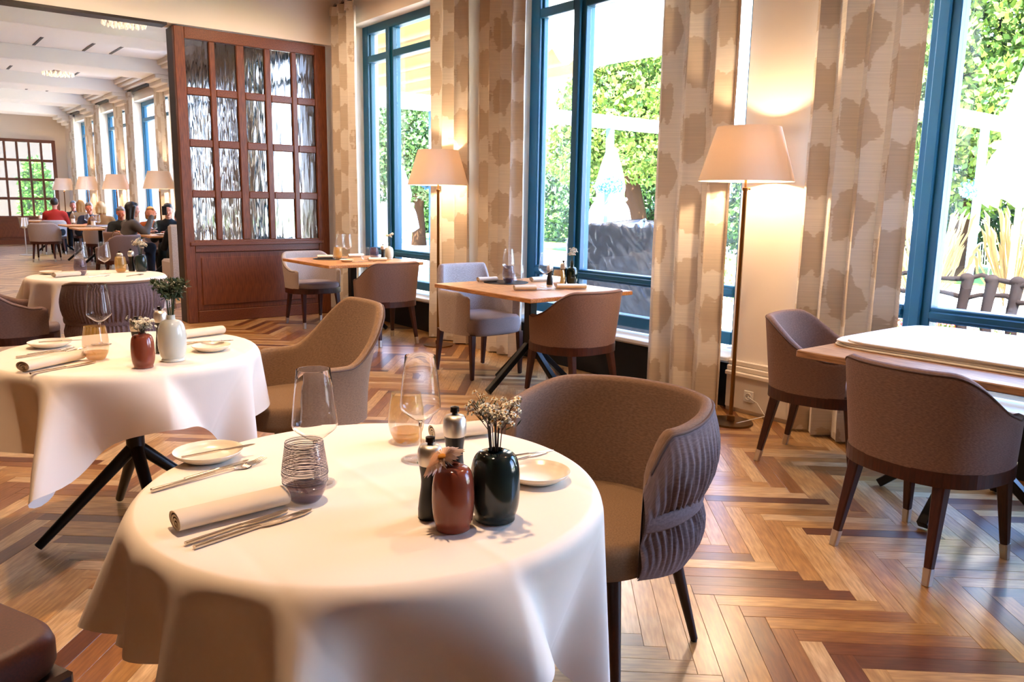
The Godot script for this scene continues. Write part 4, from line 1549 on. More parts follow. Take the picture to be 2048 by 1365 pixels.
func vase(label: String, at: Vector3, r: float, h: float, neck: float, m: Material, group := "") -> void:
	# rounded jar with a small mouth
	var key := "vase%.3f%.3f%.3f" % [r, h, neck]
	solo("vase", keep(key, func():
		var g := Geo.new()
		var pr := [Vector2(0, 0.0), Vector2(r * 0.72, 0.0), Vector2(r * 0.8, 0.002)]
		var body := h - neck
		for k in range(1, 22):
			var a := PI * k / 22.0
			var e := pow(sin(a), 0.34 if neck < 0.01 else 0.5)
			pr.push_back(Vector2(maxf(r * e, r * (0.82 if k < 4 else 0.3)), body * (0.5 - 0.5 * signf(cos(a)) * pow(absf(cos(a)), 0.8))))
		pr.push_back(Vector2(r * 0.3, body + 0.001))
		pr.push_back(Vector2(r * 0.29, h - 0.003))
		pr.push_back(Vector2(r * 0.33, h))
		pr.push_back(Vector2(r * 0.25, h - 0.002))
		pr.push_back(Vector2(r * 0.24, h - neck - 0.012))
		pr.push_back(Vector2(0, h - neck - 0.014))
		g.lathe(pr, 48)
		return g.done()), m, label, "vase", at, 0, group)


func blossom(g: Geo, p: Vector3, up: Vector3, r: float, petals: int, droop := 0.25) -> void:
	var x := up.cross(Vector3(0.3, 0.2, 0.9)).normalized()
	var y := up.cross(x)
	for k in petals:
		var a := TAU * k / petals
		var d := x * cos(a) + y * sin(a)
		var s := up.cross(d) * r * 1.9 / petals
		var q := [p + d * r * 0.12, p + d * r * 0.65 + s + up * r * 0.12, p + d * r - up * r * droop, p + d * r * 0.65 - s + up * r * 0.12]
		g.flat([q[0], q[1], q[2], q[3]], up)


func bouquet(label: String, at: Vector3, n: int, h: float, spread: float, kind: String, sd: int, leafy := "leaf_sage") -> void:
	var t := thing("flowers", label, "flowers", at)
	var r := RandomNumberGenerator.new()
	r.seed = sd
	var st := Geo.new()
	var bl := Geo.new()
	var lf := Geo.new()
	var eye := Geo.new()
	for k in n:
		var a := r.randf() * TAU
		var l := h * r.randf_range(0.6, 1.0)
		var s := spread * sqrt(r.randf())
		var top := Vector3(cos(a) * s, l, sin(a) * s)
		var mid := Vector3(cos(a) * s * 0.35, l * 0.55, sin(a) * s * 0.35)
		st.tube([Vector3(cos(a) * 0.004, -0.06, sin(a) * 0.004), mid, top], [0.0012, 0.001, 0.0007], 4)
		var twigs := 5 if kind != "daisy" else 1
		for j in twigs:
			var p := top
			if twigs > 1:
				p = mid.lerp(top, 0.45 + 0.55 * r.randf()) + Vector3(r.randf_range(-1, 1), r.randf_range(-0.3, 0.8), r.randf_range(-1, 1)) * spread * 0.4
				st.tube([mid.lerp(top, 0.4), p], [0.0007, 0.0005], 3, false)
			var up := (Vector3(p.x, h * 0.4, p.z).normalized() + Vector3(r.randf_range(-0.5, 0.5), 0.3, r.randf_range(-0.5, 0.5))).normalized()
			if kind == "leafy":
				for m in 7:
					var d := Vector3(r.randf_range(-1, 1), r.randf_range(-0.4, 1), r.randf_range(-1, 1)).normalized()
					var c := d.cross(Vector3(0.2, 0.7, 0.4)).normalized() * 0.004
					lf.flat([p, p + d * 0.012 + c, p + d * 0.024, p + d * 0.012 - c], up)
				if r.randf() < 0.4: blossom(bl, p, up, 0.009, 6)
			else:
				var rr: float = {"dry": 0.0085, "tiny": 0.0065, "white": 0.012, "daisy": 0.02}.get(kind, 0.01)
				blossom(bl, p, up, rr * r.randf_range(0.8, 1.2), 7)
				blossom(bl, p + up * rr * 0.15, up, rr * 0.6, 5, -0.4)
				eye.ball(p + up * rr * 0.1, Vector3.ONE * rr * 0.26, 5, 4)
				if r.randf() < 0.35:
					var d := Vector3(r.randf_range(-1, 1), 0.6, r.randf_range(-1, 1)).normalized()
					var c := d.cross(Vector3(0.2, 0.7, 0.4)).normalized() * 0.002
					lf.flat([p - up * 0.02, p - up * 0.02 + d * 0.01 + c, p - up * 0.02 + d * 0.02, p - up * 0.02 + d * 0.01 - c], up)
	part(t, "stems", st.done(), M.stem_dry if kind in ["dry", "tiny"] else M.stem_green).set_meta("kind", "stuff")
	if bl.v.size(): part(t, "blossoms", bl.done(), M.petal_white).set_meta("kind", "stuff")
	if lf.v.size(): part(t, "leaves", lf.done(), M[leafy]).set_meta("kind", "stuff")
	if eye.v.size(): part(t, "flower_centres", eye.done(), M.flower_eye if kind != "tiny" else M.dried).set_meta("kind", "stuff")


func tableware() -> void:
	var y := 0.7515
	# --- the table with the dark green vase
	var T := "on the dark green vase table"
	plate("empty cream side plate under a butter knife %s" % T, Vector3(-1.83, y, -0.555), 0.078, "cream side plates")
	knife("slim butter knife resting across the plate beside the forks %s" % T, Vector3(-1.80, y + 0.022, -0.487), Vector3(-1.80, y + 0.024, -0.655), "butter knives")
	fork("fork lying outermost by the empty plate %s" % T, Vector3(-1.679, y, -0.392), Vector3(-1.735, y, -0.652), "forks")
	knife("slim dessert knife lying between fork and empty plate %s" % T, Vector3(-1.716, y, -0.468), Vector3(-1.765, y, -0.625), "dessert cutlery")
	napkin("rolled cream napkin beside the violet ringed tumbler %s" % T, Vector3(-1.452, y, -0.375), Vector3(-1.462, y, -0.585), "rolled cream napkins")
	knife("dinner knife with broad blade lying outside the rolled napkin %s" % T, Vector3(-1.352, y, -0.378), Vector3(-1.398, y, -0.615), "dinner knives")
	knife("thin steak knife lying against the rolled napkin %s" % T, Vector3(-1.375, y + 0.001, -0.37), Vector3(-1.42, y + 0.001, -0.575), "dinner knives")
	tumbler("violet tumbler with dark thread rings beside the rolled napkin %s" % T, Vector3(-1.455, y, -0.628), "violet", "violet tumblers")
	wine_glass("stemmed wine glass standing behind the violet ringed tumbler %s" % T, Vector3(-1.54, y, -0.69), "wine glasses")
	wine_glass("stemmed wine glass standing before the amber tumbler %s" % T, Vector3(-1.545, y, -0.955), "wine glasses")
	tumbler("amber tumbler behind a wine glass and the pepper mills %s" % T, Vector3(-1.685, y, -1.0), "amber", "amber tumblers")
	mill("taller black mill with brushed steel head %s" % T, Vector3(-1.325, y, -0.902), 0.183, "black mills with steel heads")
	mill("shorter black mill with brushed steel head %s" % T, Vector3(-1.235, y, -0.785), 0.161, "black mills with steel heads")
	vase("glossy terracotta jar vase holding one pale pink flower %s" % T, Vector3(-1.165, y, -0.79), 0.0395, 0.124, 0.004, M.glaze_terracotta)
	vase("glossy dark green jar vase of dried white flowers between terracotta vase and plate", Vector3(-1.155, y, -0.88), 0.0475, 0.138, 0.004, M.glaze_green)
	bouquet("dried white wax flowers on thin twigs in the dark green vase", Vector3(-1.155, y + 0.135, -0.88), 16, 0.105, 0.055, "dry", 12)
	var d := thing("flowers", "single pale pink daisy drooping sideways from the terracotta vase", "flowers", Vector3(-1.165, y + 0.11, -0.79))
	var g := Geo.new()
	g.tube([Vector3(0, -0.05, 0), Vector3(0, 0.008, 0), Vector3(-0.012, 0.018, 0.012)], [0.002, 0.002, 0.003], 6)
	part(d, "stem", g.done(), M.stem_green)
	g = Geo.new()
	var up := Vector3(-0.36, 0.86, 0.42).normalized()
	for k in 3: blossom(g, Vector3(-0.014, 0.019 + 0.004 * k, 0.014), up.rotated(Vector3.UP, k * 0.4), 0.046 - 0.008 * k, 19, 0.14)
	part(d, "petals", g.done(), M.petal_pink)
	g = Geo.new()
	g.ball(Vector3(-0.015, 0.026, 0.014), Vector3(0.009, 0.006, 0.009), 10, 6)
	part(d, "flower_centre", g.done(), M.flower_eye)
	plate("cream side plate under a knife beside the dark green vase", Vector3(-1.275, y, -1.085), 0.074, "cream side plates")
	knife("slim butter knife laid over the plate beside the dark green vase", Vector3(-1.385, y + 0.022, -1.07), Vector3(-1.35, y + 0.025, -1.2), "butter knives")
	knife("slim dessert knife under the butter knife beside the dark green vase", Vector3(-1.40, y, -1.1), Vector3(-1.41, y, -1.235), "dessert cutlery")
	napkin("rolled cream napkin half hidden behind the taller mill %s" % T, Vector3(-1.66, y, -1.06), Vector3(-1.62, y, -1.21), "rolled cream napkins")
	# --- the table with the white vase
	T = "on the white vase table"
	plate("cream side plate with a butter knife near the amber tumbler %s" % T, Vector3(-3.615, y, -0.5), 0.08, "cream side plates")
	knife("slim butter knife on the plate near the amber tumbler %s" % T, Vector3(-3.6, y + 0.022, -0.46), Vector3(-3.56, y + 0.024, -0.61), "butter knives")
	fork("fork lying between plate and rolled napkin %s" % T, Vector3(-3.42, y, -0.36), Vector3(-3.47, y, -0.6), "forks")
	fork("small fork lying against the dinner fork %s" % T, Vector3(-3.46, y, -0.4), Vector3(-3.515, y, -0.57), "forks")
	napkin("rolled cream napkin before the amber tumbler %s" % T, Vector3(-3.135, y, -0.345), Vector3(-3.27, y, -0.545), "rolled cream napkins")
	knife("dinner knife lying along the rolled napkin %s" % T, Vector3(-3.075, y, -0.36), Vector3(-3.18, y, -0.58), "dinner knives")
	tumbler("amber tumbler beside the rolled napkin %s" % T, Vector3(-3.235, y, -0.595), "amber", "amber tumblers")
	wine_glass("stemmed wine glass behind the amber tumbler %s" % T, Vector3(-3.56, y, -0.675), "wine glasses")
	wine_glass("wine glass hidden among the flowers behind the white vase", Vector3(-3.6, y, -0.94), "wine glasses")
	vase("small terracotta jar vase of tiny dried blossoms beside the white vase", Vector3(-2.995, y, -0.7), 0.0395, 0.124, 0.004, M.glaze_terracotta)
	bouquet("bunch of tiny dried cream blossoms in the terracotta vase by the white vase", Vector3(-2.995, y + 0.11, -0.7), 16, 0.065, 0.045, "tiny", 21)
	vase("glossy white jar vase with a short neck and leafy sprigs", Vector3(-3.065, y, -0.82), 0.05, 0.172, 0.018, M.glaze_white)
	bouquet("leafy green sprigs with white buds in the white vase", Vector3(-3.065, y + 0.17, -0.82), 22, 0.125, 0.05, "leafy", 33)
	mill("black mill half hidden behind the terracotta vase %s" % T, Vector3(-3.17, y, -0.725), 0.161, "black mills with steel heads")
	mill("black mill with copper toned top behind the white vase %s" % T, Vector3(-3.25, y, -0.83), 0.183, "black mills with steel heads")
	plate("cream side plate with knives on the far side of the white vase", Vector3(-3.19, y, -1.0), 0.075, "cream side plates")
	knife("slim knife over the plate beyond the white vase", Vector3(-3.28, y + 0.022, -0.93), Vector3(-3.22, y + 0.025, -1.1), "butter knives")
	fork("fork beyond the plate with knives %s" % T, Vector3(-3.36, y, -0.93), Vector3(-3.36, y, -1.1), "forks")
	napkin("rolled cream napkin lying behind the white vase at the table's edge", Vector3(-3.53, y, -0.99), Vector3(-3.57, y, -1.17), "rolled cream napkins")
	# --- the table at the opening
	T = "on the table at the opening"
	wine_glass("wine glass above the violet tumbler %s" % T, Vector3(-6.93, y, -1.22), "wine glasses")
	wine_glass("wine glass standing alone between tumblers %s" % T, Vector3(-6.87, y, -1.37), "wine glasses")
	tumbler("violet tumbler in front of a wine glass %s" % T, Vector3(-6.83, y, -1.19), "violet", "violet tumblers")
	tumbler("amber tumbler beside the dark vase %s" % T, Vector3(-6.95, y, -1.5), "amber", "amber tumblers")
	mill("black mill with white top beside the dark vase %s" % T, Vector3(-7.03, y, -1.6), 0.183, "black mills with steel heads")
	mill("smaller black mill behind the amber tumbler %s" % T, Vector3(-7.1, y, -1.53), 0.161, "black mills with steel heads")
	vase("dark slate jar vase of pale flowers %s" % T, Vector3(-6.98, y, -1.66), 0.0475, 0.138, 0.004, M.glaze_green)
	bouquet("pale cream flowers in the dark slate vase %s" % T, Vector3(-6.98, y + 0.135, -1.66), 12, 0.12, 0.07, "white", 41)
	napkin("rolled napkin lying across the edge %s" % T, Vector3(-6.72, y, -0.99), Vector3(-6.8, y, -1.17), "rolled cream napkins")
	fork("fork lying beside the violet tumbler %s" % T, Vector3(-6.6, y, -1.2), Vector3(-6.68, y, -1.36), "forks")
	spoon("spoon lying before the amber tumbler %s" % T, Vector3(-6.55, y, -1.45), Vector3(-6.68, y, -1.6), "spoons")
	plate("cream side plate behind the rolled napkin %s" % T, Vector3(-7.05, y, -1.02), 0.078, "cream side plates")
	# --- the bare table with the green bottle vase
	T = "on the bare table with the bottle vase"
	var mat_disc := keep("place_mat", func():
		var q := Geo.new()
		q.lathe([Vector2(0, 0), Vector2(0.17, 0), Vector2(0.171, 0.002), Vector2(0.17, 0.004), Vector2(0, 0.004)], 48)
		return q.done())
	solo("place_mat", mat_disc, M.black_steel, "round dark place mat under the violet tumbler %s" % T, "place mat", Vector3(-4.78, 0.7505, -3.72), 0, "round dark place mats")
	napkin("rolled napkin touching the violet tumbler's dark mat %s" % T, Vector3(-4.88, 0.755, -3.53), Vector3(-4.85, 0.755, -3.68), "rolled cream napkins")
	napkin("rolled napkin past the clear tumbler %s" % T, Vector3(-4.72, y, -3.92), Vector3(-4.7, y, -4.1), "rolled cream napkins")
	tumbler("violet tumbler on the round dark mat %s" % T, Vector3(-4.75, 0.755, -3.72), "violet", "violet tumblers")
	tumbler("clear tumbler beside the violet one %s" % T, Vector3(-4.8, y, -3.86), "clear", "clear tumblers")
	wine_glass("wine glass standing free before the mills %s" % T, Vector3(-4.37, y, -3.76), "wine glasses")
	wine_glass("wine glass against the curtain %s" % T, Vector3(-4.84, y, -3.79), "wine glasses")
	tumbler("amber tumbler before the mills %s" % T, Vector3(-4.32, y, -3.85), "amber", "amber tumblers")
	mill("taller black mill beside the bottle vase %s" % T, Vector3(-4.42, y, -3.98), 0.183, "black mills with steel heads")
	mill("shorter black mill behind the amber tumbler %s" % T, Vector3(-4.48, y, -3.9), 0.161, "black mills with steel heads")
	vase("slender bottle green vase with small flowers, on the bare table by the covered grill window", Vector3(-4.38, y, -4.03), 0.042, 0.18, 0.045, M.glaze_bottle)
	bouquet("small cream and green posy in the bottle green vase", Vector3(-4.38, y + 0.175, -4.03), 9, 0.09, 0.045, "white", 52, "leaf_bright")
	napkin("rolled napkin at the front corner %s" % T, Vector3(-4.3, y, -3.42), Vector3(-4.24, y, -3.56), "rolled cream napkins")
	napkin("rolled napkin beside the brown chair's back %s" % T, Vector3(-4.23, y, -3.75), Vector3(-4.12, y, -3.93), "rolled cream napkins")
	knife("knife lying between two rolled napkins %s" % T, Vector3(-4.22, y, -3.55), Vector3(-4.15, y, -3.75), "dinner knives")
	fork("fork lying between two rolled napkins %s" % T, Vector3(-4.27, y, -3.57), Vector3(-4.22, y, -3.77), "forks")
	# --- the bare table by the partition
	T = "on the bare table by the partition"
	solo("place_mat", mat_disc, M.black_steel, "round dark place mat beside the amber tumbler %s" % T, "place mat", Vector3(-7.6, 0.7505, -3.62), 0, "round dark place mats")
	wine_glass("wine glass behind the amber tumbler %s" % T, Vector3(-7.7, y, -3.79), "wine glasses")
	wine_glass("wine glass beside the far napkin %s" % T, Vector3(-7.62, y, -3.83), "wine glasses")
	tumbler("amber tumbler beside the dark mat %s" % T, Vector3(-7.5, y, -3.66), "amber", "amber tumblers")
	tumbler("violet tumbler before the small mill %s" % T, Vector3(-7.3, y, -3.97), "violet", "violet tumblers")
	tumbler("clear tumbler beside the violet one %s" % T, Vector3(-7.36, y, -3.9), "clear", "clear tumblers")
	mill("black mill with wooden top beside the white flower vase", Vector3(-7.3, y, -4.07), 0.161, "black mills with steel heads")
	vase("white jar vase with white flowers %s" % T, Vector3(-7.33, y, -4.16), 0.045, 0.135, 0.01, M.glaze_white)
	bouquet("white daisies in the white vase %s" % T, Vector3(-7.33, y + 0.133, -4.16), 7, 0.14, 0.05, "daisy", 61)
	napkin("rolled napkin on the dark mat %s" % T, Vector3(-7.68, 0.755, -3.52), Vector3(-7.63, 0.755, -3.66), "rolled cream napkins")
	napkin("rolled napkin close to the violet tumbler %s" % T, Vector3(-7.15, y, -3.82), Vector3(-7.11, y, -4.0), "rolled cream napkins")
	napkin("rolled napkin behind the wine glasses %s" % T, Vector3(-7.75, y, -3.9), Vector3(-7.73, y, -4.07), "rolled cream napkins")
	plate("cream side plate beside the cutlery %s" % T, Vector3(-7.18, y, -3.6), 0.07, "cream side plates")
	knife("knife lying beside the plate %s" % T, Vector3(-7.07, y, -3.6), Vector3(-7.04, y, -3.8), "dinner knives")
	fork("fork lying beside the plate %s" % T, Vector3(-7.11, y, -3.69), Vector3(-7.08, y, -3.88), "forks")


# ---------------------------------------------------------------- the far dining room
func far_room() -> void:
	square_table(Vector3(-13.75, 0, -3.72), 0.9, 0.85, "wooden table where the woman in black sits, in the far room", M.table_oak)
	square_table(Vector3(-17.0, 0, -3.35), 0.95, 0.9, "wooden table between the grey-haired man and mustard jacket, in the far room", M.table_oak)
	square_table(Vector3(-18.85, 0, -3.45), 0.9, 0.9, "wooden table before the man in blue, in the far room", M.table_oak)
	square_table(Vector3(-22.35, 0, -3.4), 1.0, 1.3, "wooden table behind the person in orange, in the far room", M.table_oak)
	tub_chair("tub chair with a pale coat slung over it in the far room", Vector3(-19.05, 0, -2.72), deg_to_rad(-110), "tub chairs of the far room", "pale_fabric", true)
	tub_chair("tub chair under the blond person in beige in the far room", Vector3(-21.55, 0, -3.95), deg_to_rad(-90), "tub chairs of the far room", "pale_fabric", true)
	tub_chair("tub chair under the person in orange in the far room", Vector3(-21.35, 0, -3.2), deg_to_rad(-90), "tub chairs of the far room", "pale_fabric", true)
	tub_chair("tub chair under the person in the mustard jacket in the far room", Vector3(-17.85, 0, -3.5), deg_to_rad(-95), "tub chairs of the far room", "pale_fabric", true)
	tub_chair("mauve tub chair holding a small pale bag, behind the woman in grey", Vector3(-13.1, 0, -2.8), deg_to_rad(-60), "tub chairs of the far room", "pleat_fabric", true)
	tub_chair("tub chair under the grey-haired man in slate in the far room", Vector3(-16.3, 0, -3.6), deg_to_rad(90), "tub chairs of the far room", "tub_fabric", true)
	tub_chair("tub chair under the long-haired woman in grey in the far room", Vector3(-14.2, 0, -3.16), deg_to_rad(-165), "tub chairs of the far room", "tub_fabric", true)
	tub_chair("tub chair under the woman in black in the far room", Vector3(-14.7, 0, -3.85), deg_to_rad(80), "tub chairs of the far room", "tub_fabric", true)
	var s := thing("slipcovered_chair", "high chair in a pale slipcover beside the big partition's edge post", "chair", Vector3(-12.0, 0, -3.42), deg_to_rad(-90))
	part(s, "cover", boxes([[Vector3(0, 0.24, 0), Vector3(0.47, 0.47, 0.47)]], 0.03), M.pale_fabric)
	part(s, "backrest", boxes([[Vector3(0, 0.55, -0.21), Vector3(0.47, 0.85, 0.08)]], 0.03), M.pale_fabric)
	# coat and bag
	var g := Geo.new()
	var f := FastNoiseLite.new()
	f.seed = 77
	f.frequency = 5.0
	g.grid(24, 12, func(u, w): 
		var r: float = 0.17 + 0.05 * f.get_noise_2d(u * 2.0, w)
		return Vector3(r * 1.3 * sin(PI * w) * cos(TAU * u), 0.13 - 0.13 * cos(PI * w) * (1.0 + 0.3 * f.get_noise_2d(w * 3.0, 4.0)), r * sin(PI * w) * sin(TAU * u)), true, true)
	solo("coat", g.done(), M.hair_ash, "pale woolly coat heaped on a tub chair in the far room", "coat", Vector3(-19.05, 0.475, -2.72))
	var b := thing("handbag", "small pale handbag on the mauve tub chair in the far room", "bag", Vector3(-13.1, 0.478, -2.8), 0.5)
	part(b, "body", boxes([[Vector3(0, 0.13, 0), Vector3(0.28, 0.26, 0.12)]], 0.03), M.blouse_beige)
	g = Geo.new()
	g.tube([Vector3(-0.1, 0.25, 0), Vector3(-0.07, 0.34, 0), Vector3(0, 0.37, 0), Vector3(0.07, 0.34, 0), Vector3(0.1, 0.25, 0)], 0.008, 6)
	part(b, "handle", g.done(), M.blouse_beige)
	# wine cooler on its stand
	var c := thing("wine_cooler", "steel wine cooler with a white cloth on a tall stand before the end wall", "wine cooler", Vector3(-21.2, 0, -2.62))
	g = Geo.new()
	g.lathe([Vector2(0, 0), Vector2(0.15, 0), Vector2(0.15, 0.01), Vector2(0.015, 0.03), Vector2(0.013, 0.6), Vector2(0.06, 0.62), Vector2(0, 0.62)], 20)
	part(c, "stand", g.done(), M.steel)
	g = Geo.new()
	g.lathe([Vector2(0, 0.62), Vector2(0.08, 0.62), Vector2(0.105, 0.84), Vector2(0.112, 0.845), Vector2(0.1, 0.84), Vector2(0.076, 0.63), Vector2(0, 0.63)], 24)
	part(c, "bucket", g.done(), M.steel)
	g = Geo.new()
	g.grid(10, 10, func(u, w): return Vector3(0.118 + 0.012 * sin(u * 14.0), 0.85 - 0.2 * w, (u - 0.5) * 0.14 * (0.7 + 0.4 * w)))
	part(c, "cloth", g.done(), M.folded_linen)
	# what stands on the far tables
	for k in [[-18.75, -3.2, "bottle on the table before the man in blue"], [-22.2, -3.1, "bottle on the table behind the person in orange"], [-17.05, -3.25, "bottle on the table of the grey-haired man"]]:
		var t := thing("bottle", "clear water " + k[2], "bottle", Vector3(k[0], 0.751, k[1]), 0, "water bottles on far tables")
		part(t, "body", keep("bottle", func():
			var q := Geo.new()
			q.lathe([Vector2(0, 0), Vector2(0.036, 0), Vector2(0.038, 0.005), Vector2(0.038, 0.16), Vector2(0.03, 0.195), Vector2(0.014, 0.225), Vector2(0.013, 0.27), Vector2(0, 0.27)], 18)
			return q.done()), M.clear_glass)
		part(t, "label", keep("bottle_label", func():
			var q := Geo.new()
			q.lathe([Vector2(0.0386, 0.05), Vector2(0.0386, 0.13)], 18)
			return q.done()), M.folded_linen)
		part(t, "cap", keep("bottle_cap", func():
			var q := Geo.new()
			q.lathe([Vector2(0.0155, 0.25), Vector2(0.0155, 0.278), Vector2(0, 0.278)], 14)
			return q.done()), M.steel)
	for k in [[-13.6, -3.6, "woman in black"], [-17.15, -3.5, "person in mustard"], [-22.1, -3.7, "blond person"], [-18.7, -3.6, "man in blue"]]:
		plate("white plate on the table of the %s in the far room" % k[2], Vector3(k[0], 0.751, k[1]), 0.12, "plates on far tables")
		wine_glass("wine glass on the table of the %s in the far room" % k[2], Vector3(k[0] + 0.14, 0.751, k[1] + 0.17), "wine glasses on far tables")


# ---------------------------------------------------------------- people
func field_mesh(bones: Array, cell: float, k: float, grow := 0.0) -> ArrayMesh:
	var lo := Vector3.ONE * 99.0
	var hi := -lo
	for b in bones:
		var r: float = maxf(b[2], b[3]) * (1.4 if b.size() > 4 else 1.0) + grow + cell * 3.0
		lo = lo.min(b[0] - Vector3.ONE * r).min(b[1] - Vector3.ONE * r)
		hi = hi.max(b[0] + Vector3.ONE * r).max(b[1] + Vector3.ONE * r)
	var f := Field.new(lo, hi, cell)
	for b in bones: f.bone(b[0], b[1], b[2] + grow, b[3] + grow, k, b[4] if b.size() > 4 else Vector3.ONE)
	var g := Geo.new()
	f.mesh(g)
	return g.done()


func person(label: String, head: Vector3, facing: Vector2, s: float, o: Dictionary) -> void:
	# a seated figure; its own axes look along +z, and its root stands on the floor under the hips
	var hy := 1.19
	var lean: float = o.get("lean", 0.12)
	var turn := atan2(facing.x, facing.y)
	var hb := Basis(Vector3.UP, turn)
	var base := head - hb * Vector3(0, 0, lean + 0.03) * s
	var root := thing("person", label, "person", Vector3(base.x, 0, base.z), turn)
	s = head.y / hy
	root.scale = Vector3.ONE * s
	var pel := Vector3(0, 0.53, 0)
	var chest := Vector3(0, 0.86, lean * 0.75)
	var nb := Vector3(0, 0.99, lean * 0.95)
	var hc := Vector3(0, hy, lean + 0.03)
	var bones := [[pel, Vector3(0, 0.68, lean * 0.35), 0.13, 0.12, Vector3(1.25, 1, 0.85)], [Vector3(0, 0.68, lean * 0.35), chest, 0.12, 0.125, Vector3(1.28, 1, 0.82)], [Vector3(-0.14, 0.945, lean * 0.88), Vector3(0.14, 0.945, lean * 0.88), 0.062, 0.062], [nb, hc - Vector3(0, 0.08, 0), 0.052, 0.048]]
	var arms := []
	var hands := []
	for side in [-1.0, 1.0]:
		var sh := Vector3(0.19 * side, 0.93, lean * 0.88)
		var target: Vector3 = o.get("hand_l" if side > 0 else "hand_r", Vector3(0.13 * side, 0.79, 0.36 + lean))
		var mid := (sh + target) * 0.5
		var d := sh.distance_to(target)
		var bend := sqrt(maxf(0.29 * 0.29 - d * d * 0.25, 0.0004))
		var el := mid + Vector3(0.45 * side, -0.85, -0.15).normalized() * bend
		arms += [[sh, el, 0.056, 0.044], [el, target, 0.043, 0.03]]
		hands.push_back([target, (target - el).normalized(), side])
	var lower := []
	for side in [-1.0, 1.0]:
		var hip := Vector3(0.09 * side, 0.53, 0.0)
		var knee := Vector3(0.11 * side, 0.55, 0.42)
		var ank := Vector3(0.12 * side, 0.09, 0.4)
		lower += [[hip, knee, 0.088, 0.062], [knee, ank, 0.058, 0.04]]
	var feet := []
	for side in [-1.0, 1.0]: feet.push_back([Vector3(0.12 * side, 0.045, 0.38), Vector3(0.13 * side, 0.035, 0.54), 0.042, 0.032])
	# the body with its head and hands as one surface
	var g := Geo.new()
	var all := bones + arms + lower + feet
	var lo := Vector3(-0.48, -0.03, -0.26)
	var hi := Vector3(0.48, 1.18, 0.68)
	var f := Field.new(lo, hi, 0.024)
	for b in all: f.bone(b[0], b[1], b[2], b[3], 0.035, b[4] if b.size() > 4 else Vector3.ONE)
	f.mesh(g)
	var ht := Transform3D(Basis.from_euler(Vector3(o.get("nod", 0.1), o.get("look", 0.0), 0)), hc)
	var hf := Field.new(Vector3(-0.13, -0.2, -0.15), Vector3(0.13, 0.16, 0.16), 0.009)
	hf.bone(Vector3(0, 0.03, -0.012), Vector3(0, 0.025, 0.01), 0.092, 0.09, 0.02, Vector3(0.82, 1.0, 1.0))
	hf.bone(Vector3(0, -0.035, 0.03), Vector3(0, -0.085, 0.052), 0.062, 0.036, 0.035, Vector3(0.95, 1, 1))
	hf.bone(Vector3(0, -0.16, -0.02), Vector3(0, -0.06, -0.015), 0.05, 0.05, 0.03)
	hf.bone(Vector3(0, 0.018, 0.088), Vector3(0, -0.022, 0.108), 0.009, 0.014, 0.012)
	hf.bone(Vector3(-0.036, 0.03, 0.078), Vector3(0.036, 0.03, 0.078), 0.012, 0.012, 0.015)
	hf.bone(Vector3(-0.02, -0.058, 0.084), Vector3(0.02, -0.058, 0.084), 0.01, 0.01, 0.012)
	for sd in [-1.0, 1.0]:
		hf.bone(Vector3(0.08 * sd, 0.018, -0.005), Vector3(0.08 * sd, -0.025, 0.0), 0.016, 0.011, 0.006, Vector3(0.55, 1, 1))
		hf.bone(Vector3(0.04 * sd, -0.02, 0.062), Vector3(0.045 * sd, -0.025, 0.055), 0.022, 0.022, 0.02)
	g.xf = ht
	hf.mesh(g)
	for h in hands:
		var fw: Vector3 = h[1]
		var sx := fw.cross(Vector3.UP).normalized()
		var up := sx.cross(fw)
		g.xf = Transform3D(Basis(sx, up, -fw), h[0])
		var q := Field.new(Vector3(-0.08, -0.09, -0.2), Vector3(0.08, 0.06, 0.05), 0.0076)
		q.bone(Vector3(0, 0, 0.02), Vector3(0, 0, -0.02), 0.028, 0.026, 0.015)
		for k in 4:
			var x := -0.03 + 0.02 * k
			q.bone(Vector3(x * 0.5, 0, -0.01), Vector3(x, 0.002, -0.075), 0.015, 0.0125, 0.012)
			var l: float = [0.03, 0.038, 0.04, 0.033][k] if h[2] > 0 else [0.033, 0.04, 0.038, 0.03][k]
			q.bone(Vector3(x, 0.002, -0.075), Vector3(x * 1.06, -0.006, -0.075 - l), 0.0098, 0.0092, 0.003)
			q.bone(Vector3(x * 1.06, -0.006, -0.075 - l), Vector3(x * 1.06, -0.03, -0.08 - l * 1.45), 0.0092, 0.008, 0.003)
		var tx: float = -0.028 * h[2]
		q.bone(Vector3(tx * 0.6, -0.004, -0.015), Vector3(tx * 1.7, -0.016, -0.05), 0.014, 0.011, 0.01)
		q.bone(Vector3(tx * 1.7, -0.016, -0.05), Vector3(tx * 1.75, -0.026, -0.082), 0.011, 0.009, 0.004)
		q.mesh(g)
	g.xf = Transform3D.IDENTITY
	part(root, "body", g.done(), M[o.get("skin", "skin")])
	for sd in [-1.0, 1.0]:
		var e := Geo.new()
		e.at(ht * Vector3(0.032 * sd, 0.006, 0.0835), ht.basis)
		e.ball(Vector3.ZERO, Vector3(0.012, 0.006, 0.006), 10, 6)
		part(root, "eye", e.done(), M.eye_dark)
		var br := Geo.new()
		br.at(Vector3.ZERO)
		br.tube([ht * Vector3(0.016 * sd, 0.03, 0.096), ht * Vector3(0.034 * sd, 0.034, 0.092), ht * Vector3(0.05 * sd, 0.028, 0.08)], 0.0035, 5)
		part(root, "eyebrow", br.done(), M[o.hair])
	var mo := Geo.new()
	mo.tube([ht * Vector3(-0.024, -0.058, 0.09), ht * Vector3(0, -0.06, 0.0965), ht * Vector3(0.024, -0.058, 0.09)], [0.003, 0.0055, 0.003], 6)
	part(root, "mouth", mo.done(), M.lip)
